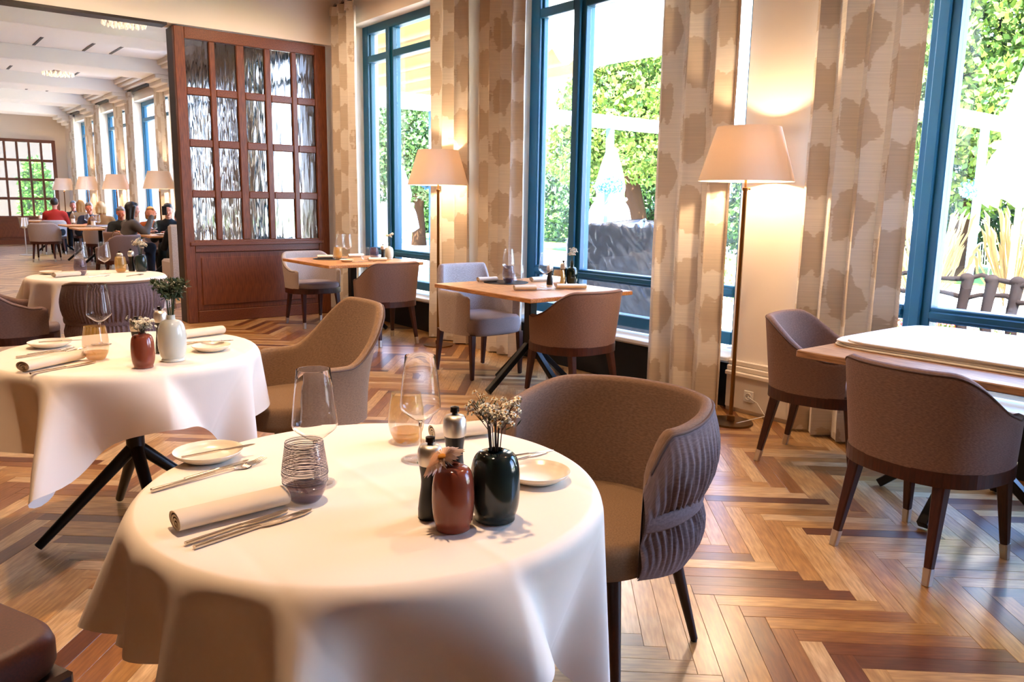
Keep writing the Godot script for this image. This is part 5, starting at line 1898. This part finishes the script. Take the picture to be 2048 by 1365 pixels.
	var hb2 := [[Vector3(0, 0.045, -0.022), Vector3(0, 0.04, -0.03), 0.096, 0.098, Vector3(0.86, 1, 1)], [Vector3(-0.03, 0.095, 0.045), Vector3(0.03, 0.095, 0.045), 0.03, 0.03]]
	match o.get("style", "short"):
		"long":
			for sd in [-1.0, 0.0, 1.0]: hb2.push_back([Vector3(0.05 * sd, 0.0, -0.06), Vector3(0.065 * sd, -0.24, -0.07 + 0.02 * absf(sd)), 0.045, 0.03])
			for sd in [-1.0, 1.0]: hb2.push_back([Vector3(0.075 * sd, 0.05, 0.015), Vector3(0.085 * sd, -0.14, 0.0), 0.026, 0.02])
		"bob":
			for sd in [-1.0, 0.0, 1.0]: hb2.push_back([Vector3(0.055 * sd, 0.0, -0.055), Vector3(0.06 * sd, -0.09, -0.05), 0.055, 0.045])
		"bun":
			hb2.push_back([Vector3(0, 0.05, -0.11), Vector3(0, 0.04, -0.125), 0.045, 0.04])
	var hg := Geo.new()
	var hfd := Field.new(Vector3(-0.2, -0.36, -0.24), Vector3(0.2, 0.2, 0.16), 0.012)
	for b in hb2: hfd.bone(b[0], b[1], b[2], b[3], 0.02, b[4] if b.size() > 4 else Vector3.ONE)
	hg.xf = ht
	hfd.mesh(hg)
	part(root, "hair", hg.done(), M[o.hair])
	part(root, "top", field_mesh(bones.slice(0, 3) + [[nb - Vector3(0, 0.05, 0), nb + Vector3(0, 0.01, 0), 0.066, 0.06]] + arms.map(func(b): return [b[0], b[1].lerp(b[0], 0.04), b[2], b[3]]), 0.021, 0.045, 0.015), M[o.top])
	part(root, "trousers" if not o.get("skirt", false) else "skirt", field_mesh([[pel, pel + Vector3(0, 0.02, 0), 0.135, 0.13, Vector3(1.25, 1, 0.85)]] + (lower if not o.get("skirt", false) else lower + [[Vector3(-0.08, 0.5, 0.4), Vector3(-0.1, 0.18, 0.4), 0.1, 0.12], [Vector3(0.08, 0.5, 0.4), Vector3(0.1, 0.18, 0.4), 0.1, 0.12]]), 0.022, 0.05, 0.013), M[o.get("low", "trouser_dark")])
	part(root, "shoes", field_mesh(feet, 0.015, 0.02, 0.008), M.shoe_black)


func people() -> void:
	person("person in a bright orange jumper with dark hair, seen from behind", Vector3(-21.32, 1.17, -3.28), Vector2(-0.95, -0.25), 0.95, {"hair": "hair_dark", "top": "knit_orange", "lean": 0.1})
	person("red-faced person behind the blond one in beige, almost hidden", Vector3(-23.25, 1.1, -4.0), Vector2(0.97, 0.2), 0.95, {"hair": "hair_grey", "top": "jacket_slate", "skin": "skin_red"})
	person("person with long blond hair in a beige top, seen from behind", Vector3(-21.53, 1.13, -3.86), Vector2(-0.98, 0.0), 0.95, {"hair": "hair_blond", "style": "long", "top": "blouse_beige"})
	person("grey-haired man in a dark blue patterned shirt facing us", Vector3(-19.62, 1.09, -3.68), Vector2(0.97, 0.2), 0.95, {"hair": "hair_grey", "top": "shirt_blue", "skin": "skin_red", "nod": 0.25})
	person("person with pale bobbed hair in a mustard jacket, seen from behind", Vector3(-17.85, 1.12, -3.56), Vector2(-0.96, -0.1), 0.95, {"hair": "hair_ash", "style": "bob", "top": "jacket_mustard"})
	person("grey-haired man in a slate jacket looking down at his plate", Vector3(-16.2, 1.05, -3.56), Vector2(0.96, 0.2), 0.93, {"hair": "hair_grey", "top": "jacket_slate", "skin": "skin_red", "nod": 0.35})
	person("woman with long dark hair and grey jumper raising a dark phone", Vector3(-14.2, 1.14, -3.3), Vector2(-0.2, -0.95), 0.95, {"hair": "hair_brown", "style": "long", "top": "knit_grey", "low": "denim", "look": -0.3, "hand_r": Vector3(-0.2, 1.08, 0.42), "lean": 0.16})
	person("person in an orange top half hidden behind the woman raising a phone", Vector3(-15.5, 1.06, -3.9), Vector2(0.9, 0.3), 0.93, {"hair": "hair_blond", "style": "bob", "top": "top_orange"})
	person("dark-haired woman in a black jacket and green skirt, facing us", Vector3(-14.6, 1.12, -3.96), Vector2(0.97, 0.25), 0.95, {"hair": "hair_dark", "style": "bun", "top": "jacket_black", "low": "skirt_green", "skirt": true, "nod": 0.18})
	person("person dressed in black at the partition's edge, seen from behind", Vector3(-12.75, 1.05, -3.62), Vector2(-0.95, -0.1), 0.93, {"hair": "hair_dark", "top": "jacket_black", "low": "skirt_green", "skirt": true})
	solo("phone", boxes([[Vector3.ZERO, Vector3(0.075, 0.15, 0.009)]], 0.003), M.iron_black, "dark mobile phone held up by the woman in the grey jumper", "phone", Vector3(-14.14, 1.13, -3.78), deg_to_rad(70))


# ---------------------------------------------------------------- outside
func leaf_mesh(l: float, w: float) -> ArrayMesh:
	return keep("leaf%.2f%.2f" % [l, w], func():
		var g := Geo.new()
		var r := RandomNumberGenerator.new()
		r.seed = 3
		for k in 5:
			var d := Vector3(r.randf_range(-1, 1), r.randf_range(-0.6, 0.8), r.randf_range(-1, 1)).normalized()
			var o := Vector3(r.randf_range(-1, 1), r.randf_range(-1, 1), r.randf_range(-1, 1)) * l
			var c := d.cross(Vector3(r.randf_range(-1, 1), 1, r.randf_range(-1, 1))).normalized() * w
			var up := d.cross(c).normalized()
			g.flat([o, o + d * l * 0.45 + c + up * w * 0.3, o + d * l, o + d * l * 0.45 - c + up * w * 0.3], up)
		return g.done())


func foliage(parent: Node, called: String, blobs: Array, n: int, m: Material, l: float, w: float, sd: int) -> void:
	var r := RandomNumberGenerator.new()
	r.seed = sd
	var vol := 0.0
	for b in blobs: vol += b[1].x * b[1].y * b[1].z
	var list := []
	for b in blobs:
		var k := int(n * b[1].x * b[1].y * b[1].z / vol)
		for j in k:
			var d := Vector3(r.randfn(), r.randfn(), r.randfn()).normalized() * pow(r.randf(), 0.22)
			list.push_back(Transform3D(Basis.from_euler(Vector3(r.randf() * TAU, r.randf() * TAU, r.randf() * TAU)) * r.randf_range(0.7, 1.3), b[0] + d * b[1]))
	var src := leaf_mesh(l, w).surface_get_arrays(0)
	var sv: PackedVector3Array = src[Mesh.ARRAY_VERTEX]
	var sn: PackedVector3Array = src[Mesh.ARRAY_NORMAL]
	var si: PackedInt32Array = src[Mesh.ARRAY_INDEX]
	var g := Geo.new()
	for t: Transform3D in list:
		var first := g.v.size()
		g.v.append_array(t * sv)
		g.n.append_array(Transform3D(t.basis.orthonormalized(), Vector3.ZERO) * sn)
		for k in si: g.i.push_back(first + k)
	g.t.resize(g.v.size())
	var o := MeshInstance3D.new()
	o.name = called
	o.mesh = g.done()
	o.material_override = m
	o.set_meta("kind", "stuff")
	parent.add_child(o, true)


func tree(label: String, at: Vector3, trunk: Array, rad: float, blobs: Array, n: int, m: Material, sd: int) -> void:
	var t := thing("garden_tree", label, "tree", at, 0, "trees beyond the terrace")
	var g := Geo.new()
	var rr := []
	for k in trunk.size(): rr.push_back(rad * (1.0 - 0.5 * k / trunk.size()) * (1.35 if k == 0 else 1.0))
	g.tube(trunk, rr, 14)
	part(t, "trunk", g.done(), M.bark)
	var q := Geo.new()
	for b in blobs:
		var o: Vector3 = trunk[trunk.size() - 1]
		q.tube([trunk[trunk.size() - 2], o.lerp(b[0], 0.5) + Vector3(0.1, 0.2, 0), b[0]], [rad * 0.4, rad * 0.28, rad * 0.1], 8)
	part(t, "branches", q.done(), M.bark)
	foliage(t, "crown", blobs, n / 2, m, 0.17, 0.05, sd)


func umbrella(label: String, at: Vector3, top: float, low: float, r: float) -> void:
	var t := thing("closed_umbrella", label, "umbrella", at, 0, "closed white garden umbrellas")
	var g := Geo.new()
	g.lathe([Vector2(0, 0), Vector2(0.3, 0), Vector2(0.3, 0.06), Vector2(0.03, 0.08), Vector2(0.027, top + 0.05), Vector2(0, top + 0.07)], 16)
	part(t, "pole", g.done(), M.white_paint)
	g = Geo.new()
	g.grid(64, 20, func(u, w):
		var a: float = TAU * u
		var e: float = r * (0.12 + 0.88 * pow(w, 0.7)) * (1.0 + 0.22 * cos(8.0 * a)) * (1.0 - 0.25 * exp(-pow((w - 0.6) / 0.08, 2.0)))
		return Vector3(e * cos(a), lerpf(top, low, w) + (0.05 * cos(8.0 * a) * w), e * sin(a)), true, true)
	part(t, "canopy", g.done(), M.umbrella_cloth)
	g = Geo.new()
	g.lathe([Vector2(r * 0.86, lerpf(top, low, 0.58)), Vector2(r * 0.9, lerpf(top, low, 0.6)), Vector2(r * 0.86, lerpf(top, low, 0.62))], 24)
	part(t, "tie", g.done(), M.white_paint)


func round_square(u: float, a: float, b: float) -> Vector2:
	var k: float = fposmod(u, 1.0) * 4.0
	var e: float = (k - floorf(k)) * 2.0 - 1.0
	var p: Vector2 = [Vector2(e, -1), Vector2(1, e), Vector2(-e, 1), Vector2(-1, -e)][int(k) % 4]
	p /= pow(pow(absf(p.x), 10.0) + pow(absf(p.y), 10.0), 0.1)
	return Vector2(p.x * a, p.y * b)


func garden_chair(label: String, at: Vector3, turn: float) -> void:
	var t := thing("garden_chair", label, "chair", at, turn, "white metal garden chairs")
	part(t, "seat", keep("gc_seat", func():
		var g := Geo.new()
		for k in 7: g.box(Vector3(0, 0.44, -0.18 + 0.06 * k), Vector3(0.42, 0.015, 0.045), 0.004)
		g.box(Vector3(0.2, 0.43, 0), Vector3(0.02, 0.02, 0.42))
		g.box(Vector3(-0.2, 0.43, 0), Vector3(0.02, 0.02, 0.42))
		return g.done()), M.white_paint)
	part(t, "backrest", keep("gc_back", func():
		var g := Geo.new()
		var pts := []
		for k in 17:
			var a := PI * k / 16.0
			pts.push_back(Vector3(0.21 * cos(a), 0.7 + 0.18 * sin(a), -0.22))
		g.tube([Vector3(0.21, 0.44, -0.2)] + pts + [Vector3(-0.21, 0.44, -0.2)], 0.011, 8)
		for k in 5: g.tube([Vector3(-0.14 + 0.07 * k, 0.45, -0.2), Vector3(-0.14 + 0.07 * k, 0.7 + 0.17 * sqrt(1.0 - pow((-0.14 + 0.07 * k) / 0.21, 2.0)), -0.22)], 0.007, 6)
		return g.done()), M.white_paint)
	for k in 4:
		part(t, "leg", keep("gc_leg%d" % k, func():
			var g := Geo.new()
			var x := -0.2 if k % 2 == 0 else 0.2
			var z := -0.2 if k < 2 else 0.2
			g.tube([Vector3(x, 0.44, z), Vector3(x * 1.1, 0, z * 1.15)], 0.011, 8)
			return g.done()), M.white_paint)


func tuft(label: String, called: String, at: Vector3, n: int, h: float, lean: float, w: float, m: Material, sd: int, plumes := 0) -> void:
	var t := thing(called, label, "plant", at, 0, "plants of the garden bed")
	var r := RandomNumberGenerator.new()
	r.seed = sd
	var g := Geo.new()
	var p := Geo.new()
	for k in n:
		var a := r.randf() * TAU
		var d := Vector3(cos(a), 0, sin(a))
		var l := h * r.randf_range(0.6, 1.0)
		var e := lean * r.randf_range(0.3, 1.0)
		var s := d.cross(Vector3.UP) * w
		var o := d * 0.06 * r.randf()
		g.grid(1, 5, func(u, v): return o + d * e * v * v + Vector3(0, l * (v - 0.25 * v * v * e / maxf(h, 0.1)), 0) + s * (u - 0.5) * 2.0 * (1.0 - v * 0.9))
		if k < plumes:
			var top := o + d * e + Vector3(0, l * 1.15, 0)
			p.tube([o + Vector3(0, l * 0.5, 0) + d * e * 0.3, top - Vector3(0, 0.22, 0), top - Vector3(0, 0.08, 0) + d * 0.02, top + d * 0.07], [0.003, 0.012, 0.02, 0.003], 6)
	part(t, "blades", g.done(), m).set_meta("kind", "stuff")
	if plumes: part(t, "plumes", p.done(), M.straw).set_meta("kind", "stuff")


func sedum(label: String, at: Vector3, m: Material, sd: int, s := 1.0) -> void:
	var t := thing("flowering_plant", label, "plant", at, 0, "plants of the garden bed")
	foliage(t, "leaves", [[Vector3(0, 0.16, 0) * s, Vector3(0.28, 0.16, 0.26) * s]], 160, M.leaf_bright, 0.07, 0.02, sd)
	foliage(t, "blossoms", [[Vector3(0, 0.33, 0) * s, Vector3(0.26, 0.06, 0.24) * s]], 170, m, 0.035, 0.014, sd + 1)


func garden() -> void:
	var ground := struct("ground", boxes([span(-70, 40, -0.4, -0.13, -80, -4.76), span(-70, -26.4, -0.4, -0.13, -4.76, 30)]), M.paving, "bright paved garden terrace")
	ground.set_meta("kind", "structure")
	solo("lawn", boxes([span(-60, 30, -0.13, -0.1, -60, -17)]), M.lawn, "lawn behind the terrace under the trees", "lawn").set_meta("kind", "structure")
	solo("garden_bed", boxes([span(-4.9, 0.5, -0.13, -0.06, -10.2, -6.2)], 0.02), M.bed_soil, "planted bed outside the window behind the folded cloths", "garden bed").set_meta("kind", "structure")
	# terrace roofs: beams run outward from the house
	for k in [[-9.5, -5.2, -12.5, "white beam of the terrace roof outside the grill window"], [-5.3, -8.6, -15.5, "white beam of the terrace roof outside the plumed grass window"]]:
		solo("roof_beam", boxes([span(k[0] - 0.07, k[0] + 0.07, 2.56, 2.76, k[2], k[1])], 0.01), M.white_paint, k[3], "beam", Vector3.ZERO, 0, "white terrace beams")
	for k in [[-9.5, -6.1, "pale blue post under the terrace beam, closest to the house"], [-9.5, -9.5, "pale blue post with blue flowers outside the grill window"], [-9.5, -12.4, "pale blue post at the outer end of the first terrace beam"], [-5.3, -13.2, "pale blue post with blue flowers outside the plumed grass window"], [-5.3, -8.8, "pale blue post carrying the second terrace beam's inner end"]]:
		var t := thing("terrace_post", k[2], "post", Vector3(k[0], -0.13, k[1]), 0, "pale blue terrace posts")
		part(t, "shaft", keep("post", func(): return boxes([[Vector3(0, 1.345, 0), Vector3(0.1, 2.69, 0.1)]], 0.008)), M.post_blue)
		part(t, "foot_plate", keep("post_foot", func(): return boxes([[Vector3(0, 0.02, 0), Vector3(0.2, 0.04, 0.2)]], 0.005)), M.white_paint)
		foliage(t, "flower_basket", [[Vector3(0, 1.78, 0), Vector3(0.24, 0.11, 0.24)]], 130, M.petal_blue, 0.05, 0.02, int(k[1] * -10))
	for k in [[-13.6, -8.9, -5.0, -8.6, "pleated cream awning outside the tall window by the partition"]]:
		var t := thing("awning", k[4], "awning", Vector3.ZERO)
		var g := Geo.new()
		g.grid(120, 24, func(u, w): return Vector3(lerpf(k[0], k[1], u), lerpf(3.95, 3.35, w) - 0.16 * absf(sin(PI * w * 8.0)), lerpf(k[2], k[3], w)), false, false)
		part(t, "cloth", g.done(), M.awning_stripe)
		for j in 9:
			var q := Geo.new()
			q.tube([Vector3(k[0], lerpf(3.96, 3.36, j / 8.0), lerpf(k[2], k[3], j / 8.0)), Vector3(k[1], lerpf(3.96, 3.36, j / 8.0), lerpf(k[2], k[3], j / 8.0))], 0.02, 6)
			part(t, "rod", q.done(), M.white_paint)
	var fa := thing("awning", "white awning edge stretched across the top outside the grill window", "awning", Vector3.ZERO)
	var ag := Geo.new()
	ag.grid(40, 12, func(u, w): return Vector3(lerpf(-8.6, -5.4, u), lerpf(4.3, 3.42, w) - 0.05 * sin(PI * w), lerpf(-5.0, -8.2, w)))
	part(fa, "cloth", ag.done(), M.awning_cloth)
	part(fa, "front_bar", boxes([[Vector3(-7.0, 3.36, -8.22), Vector3(3.3, 0.16, 0.1)]], 0.01), M.white_paint)
	umbrella("closed white umbrella between the blue post and the covered grill", Vector3(-10.55, -0.13, -10.6), 2.5, 0.95, 0.36)
	umbrella("closed white umbrella at the picture edge beyond the plumed grass", Vector3(-3.25, -0.13, -9.1), 3.0, 1.55, 0.34)
	umbrella("closed white umbrella seen just past the wide curtain's edge", Vector3(-6.35, -0.13, -12.5), 3.0, 1.2, 0.36)
	umbrella("closed white umbrella outside the tall window by the partition", Vector3(-14.2, -0.13, -8.3), 2.2, 0.9, 0.34)
	# covered grill
	var c := thing("covered_grill", "big garden grill under a wrinkled dark grey cover", "grill cover", Vector3(-5.75, -0.13, -6.3))
	var f := FastNoiseLite.new()
	f.seed = 8
	f.frequency = 2.2
	var g := Geo.new()
	g.grid(160, 40, func(u, w):
		var q := round_square(u, 0.62, 0.33)
		var y: float = 1.25 * minf(1.0, w / 0.8)
		var k: float = 1.0 if w < 0.8 else 1.0 - pow((w - 0.8) / 0.2, 1.5)
		if w > 0.8: y += 0.05 * (1.0 - k)
		var n: float = 0.06 * (1.0 - absf(f.get_noise_2d(q.x * 1.3 + y * 1.5, y * 0.5 - q.x * 0.4)) * 3.0) * (0.5 + 0.6 * sin(PI * minf(w / 0.8, 1.0))) + 0.09 * absf(f.get_noise_3d(q.x * 1.6, y * 1.3 + q.x * 1.1, q.y * 1.6)) + 0.03 * f.get_noise_3d(q.x * 5.0, y * 5.0, 3.0)
		var e: float = k * (1.02 - 0.1 * (y / 1.25)) + n
		return Vector3(q.x * e, y + n * (0.6 if w > 0.8 else 0.0), q.y * e), true, true)
	part(c, "cover", g.done(), M.grill_cover)
	g = Geo.new()
	g.grid(48, 16, func(u, w):
		var q := plan(TAU * u, 0.22, 0.3, 0.4)
		var y: float = 1.1 * minf(1.0, w / 0.8)
		var k: float = 1.0 if w < 0.8 else 1.0 - pow((w - 0.8) / 0.2, 1.5)
		var n: float = 0.03 * f.get_noise_3d(q.x * 3.0 + 9.0, y * 2.0, q.y * 3.0)
		return Vector3(q.x * (k + n) - 0.72, y, q.y * (k + n)), true, true)
	part(c, "side_flap", g.done(), M.grill_cover)
	for k in [[-7.05, -15.6, 0.4, "white garden chair seen just past the window bar"], [-7.9, -15.2, -0.5, "white garden chair seen beside the wide curtain"], [-6.2, -16.4, 2.6, "white garden chair standing behind the plumed grass"], [-13.6, -14.6, 0.8, "white garden chair beside the leaning tree trunk"], [-12.4, -15.0, -0.6, "white garden chair close behind the covered grill"]]:
		garden_chair(k[3], Vector3(k[0], -0.13, k[1]), k[2])
	var tb := thing("garden_table", "round white metal garden table among the garden chairs", "table", Vector3(-7.4, -0.13, -16.4))
	g = Geo.new()
	g.lathe([Vector2(0, 0.71), Vector2(0.4, 0.71), Vector2(0.41, 0.72), Vector2(0.4, 0.735), Vector2(0, 0.735)], 28)
	part(tb, "tabletop", g.done(), M.white_paint)
	for k in 3:
		g = Geo.new()
		var d := Vector3(cos(TAU * k / 3), 0, sin(TAU * k / 3))
		g.tube([Vector3(0, 0.71, 0) + d * 0.1, Vector3(0, 0.35, 0) + d * 0.05, d * 0.3], 0.013, 8)
		part(tb, "leg", g.done(), M.white_paint)
	# trees
	tree("broad tree with a leaning trunk behind the covered grill", Vector3(-15.3, -0.13, -16.4), [Vector3(0, 0, 0), Vector3(0.1, 1.0, 0), Vector3(-0.1, 2.0, 0.1), Vector3(-0.2, 3.0, 0)], 0.3, [[Vector3(-0.6, 4.0, 0), Vector3(2.2, 1.5, 1.6)], [Vector3(0.9, 3.4, 0.4), Vector3(1.6, 1.3, 1.4)], [Vector3(-1.8, 3.0, 0.3), Vector3(1.3, 1.0, 1.2)], [Vector3(0.3, 5.3, -0.2), Vector3(1.6, 1.2, 1.4)]], 9000, M.leaf_tree, 5)
	tree("tall leafy tree filling the window behind the folded cloths", Vector3(-7.6, -0.13, -18.5), [Vector3(0, 0, 0), Vector3(0, 1.4, 0), Vector3(0.1, 2.6, 0), Vector3(0, 3.6, 0)], 0.22, [[Vector3(0, 5.2, 0), Vector3(2.3, 2.0, 1.8)], [Vector3(-1.2, 3.7, 0.5), Vector3(1.7, 1.5, 1.4)], [Vector3(1.3, 3.5, 0.6), Vector3(1.6, 1.4, 1.4)], [Vector3(0.3, 7.0, 0), Vector3(1.6, 1.3, 1.4)], [Vector3(0.4, 2.4, 0.3), Vector3(2.4, 1.0, 0.9)]], 15000, M.leaf_tree, 6)
	tree("spreading tree above the closed umbrella at the picture edge", Vector3(-4.2, -0.13, -17.2), [Vector3(0, 0, 0), Vector3(0.1, 1.2, 0), Vector3(0, 2.4, 0.1), Vector3(0.1, 3.2, 0)], 0.2, [[Vector3(0.2, 4.6, 0), Vector3(2.1, 1.7, 1.6)], [Vector3(-1.2, 3.2, 0.4), Vector3(1.5, 1.3, 1.3)], [Vector3(1.6, 3.2, 0.2), Vector3(1.5, 1.3, 1.3)], [Vector3(0, 6.2, 0), Vector3(1.6, 1.2, 1.4)], [Vector3(0.6, 2.2, 0.2), Vector3(2.4, 1.0, 0.9)]], 15000, M.leaf_tree, 7)
	tree("dark leafy tree past the umbrella outside the window by the partition", Vector3(-23.5, -0.13, -14.5), [Vector3(0, 0, 0), Vector3(0, 1.2, 0), Vector3(0.1, 2.2, 0)], 0.2, [[Vector3(0, 3.4, 0), Vector3(2.4, 1.5, 1.6)], [Vector3(1.6, 2.6, 0.2), Vector3(1.5, 1.2, 1.3)], [Vector3(-1.6, 2.7, 0.2), Vector3(1.6, 1.3, 1.3)]], 6000, M.leaf_hedge, 8)
	var h := [[-27.0, -20.5, 9.0, 1.5, "long clipped hedge behind the terrace, outside the window by the partition"], [-16.5, -20.5, 6.0, 1.6, "dark hedge behind the leaning tree"], [-5.5, -21.5, 8.0, 1.8, "dark hedge behind the garden chairs"]]
	for k in h.size():
		var t := thing("hedge", h[k][4], "hedge", Vector3(h[k][0], -0.13, h[k][1]))
		foliage(t, "leaves", [[Vector3(-h[k][2] * 0.5, h[k][3], 0), Vector3(h[k][2] * 0.5, h[k][3], 0.9)], [Vector3(h[k][2] * 0.4, h[k][3], 0), Vector3(h[k][2] * 0.5, h[k][3] * 1.05, 0.9)]], 3500, M.leaf_hedge, 0.19, 0.06, 90 + k)
	var e := thing("hedge", "bright green clipped bush seen through the glass of the end wall", "bush", Vector3(-29, -0.13, -4.0))
	foliage(e, "leaves", [[Vector3(0, 1.25, 0), Vector3(0.4, 1.3, 0.42)]], 2500, M.leaf_bright, 0.1, 0.04, 99)
	solo("garden_wall", boxes([span(-31.2, -31.0, -0.13, 4.2, -9.0, 4.0)]), M.garden_render, "pale garden wall beyond the glass of the end wall", "wall").set_meta("kind", "structure")
	# trained trees with knotted branches before the bed
	var es := thing("trained_trees", "row of low dark trained trunks with knotted level branches in the bed", "tree", Vector3(0, -0.13, -7.5))
	var ip := 0
	for x in [-4.1, -3.02, -2.82, -2.62, -1.6]:
		g = Geo.new()
		ip += 1
		g.tube([Vector3(x, 0, 0), Vector3(x + 0.02, 0.3, 0.02), Vector3(x - 0.02, 0.6, 0), Vector3(x + 0.01, 0.9, 0)], [0.06, 0.046, 0.042, 0.05], 10)
		g.ball(Vector3(x, 0.89, 0), Vector3(0.06, 0.045, 0.055), 10, 6)
		part(es, "trunk", g.done(), M.bark_dark)
	for yy in [0.89, 0.74]:
		g = Geo.new()
		var pts := []
		var rr := []
		for k in 40:
			var x := -5.0 + k * 0.11
			pts.push_back(Vector3(x, yy + 0.025 * sin(k * 1.3 + yy * 9.0) + 0.012 * sin(k * 3.1), 0.02 * sin(k * 0.9)))
			rr.push_back(0.016 + 0.008 * absf(sin(k * 0.8)))
		g.tube(pts, rr, 8)
		part(es, "branch", g.done(), M.bark_dark)
	# the bed
	tuft("tall grass with straw plumes at the picture edge outside", "plumed_grass", Vector3(-4.25, -0.07, -9.4), 220, 1.25, 0.42, 0.006, M.straw, 14, 80)
	tuft("plumed grass clump beside the closed umbrella's pole", "plumed_grass", Vector3(-3.5, -0.07, -9.9), 220, 1.3, 0.42, 0.006, M.straw, 15, 80)
	tuft("plumed grass clump set behind the trained trunks", "plumed_grass", Vector3(-2.5, -0.07, -8.8), 180, 1.1, 0.4, 0.006, M.straw, 16, 60)
	tuft("arching bright green lily clump between the trained trunks", "lily_clump", Vector3(-3.25, -0.07, -7.05), 70, 0.62, 0.42, 0.012, M.leaf_bright, 17)
	tuft("arching green lily clump at the foot of a trained trunk", "lily_clump", Vector3(-2.55, -0.07, -6.9), 60, 0.55, 0.36, 0.012, M.leaf_bright, 18)
	tuft("small green lily clump close to the window bar", "lily_clump", Vector3(-3.8, -0.07, -7.0), 50, 0.5, 0.34, 0.011, M.leaf_green, 19)
	tuft("short green lily clump close under the picture edge window", "lily_clump", Vector3(-1.9, -0.07, -6.7), 60, 0.5, 0.36, 0.012, M.leaf_bright, 22)
	var sp := [[-3.9, -7.7, "petal_rose", "pink flowering clump outside by the wide curtain"], [-3.5, -8.2, "petal_rose", "pink flowering clump behind the window bar"], [-2.95, -8.0, "petal_pink", "pale pink flowering clump behind the twin trunks"], [-2.35, -7.9, "petal_rose", "pink flowering clump past the twin trunks"], [-1.9, -8.1, "petal_pink", "pale pink flowering clump at the picture edge"], [-4.4, -8.6, "straw", "straw-coloured clump beside the bed's corner"], [-2.2, -7.1, "petal_pink", "low pale pink clump in front of the trunks"], [-7.9, -8.7, "petal_rose", "pink flowers behind the covered grill"], [-7.3, -9.0, "petal_pink", "pale flowers behind the covered grill"]]
	for k in sp.size(): sedum(sp[k][3], Vector3(sp[k][0], -0.07 if k < 7 else -0.13, sp[k][1]), M[sp[k][2]], 200 + k * 3, 1.0 if k < 7 else 2.6)
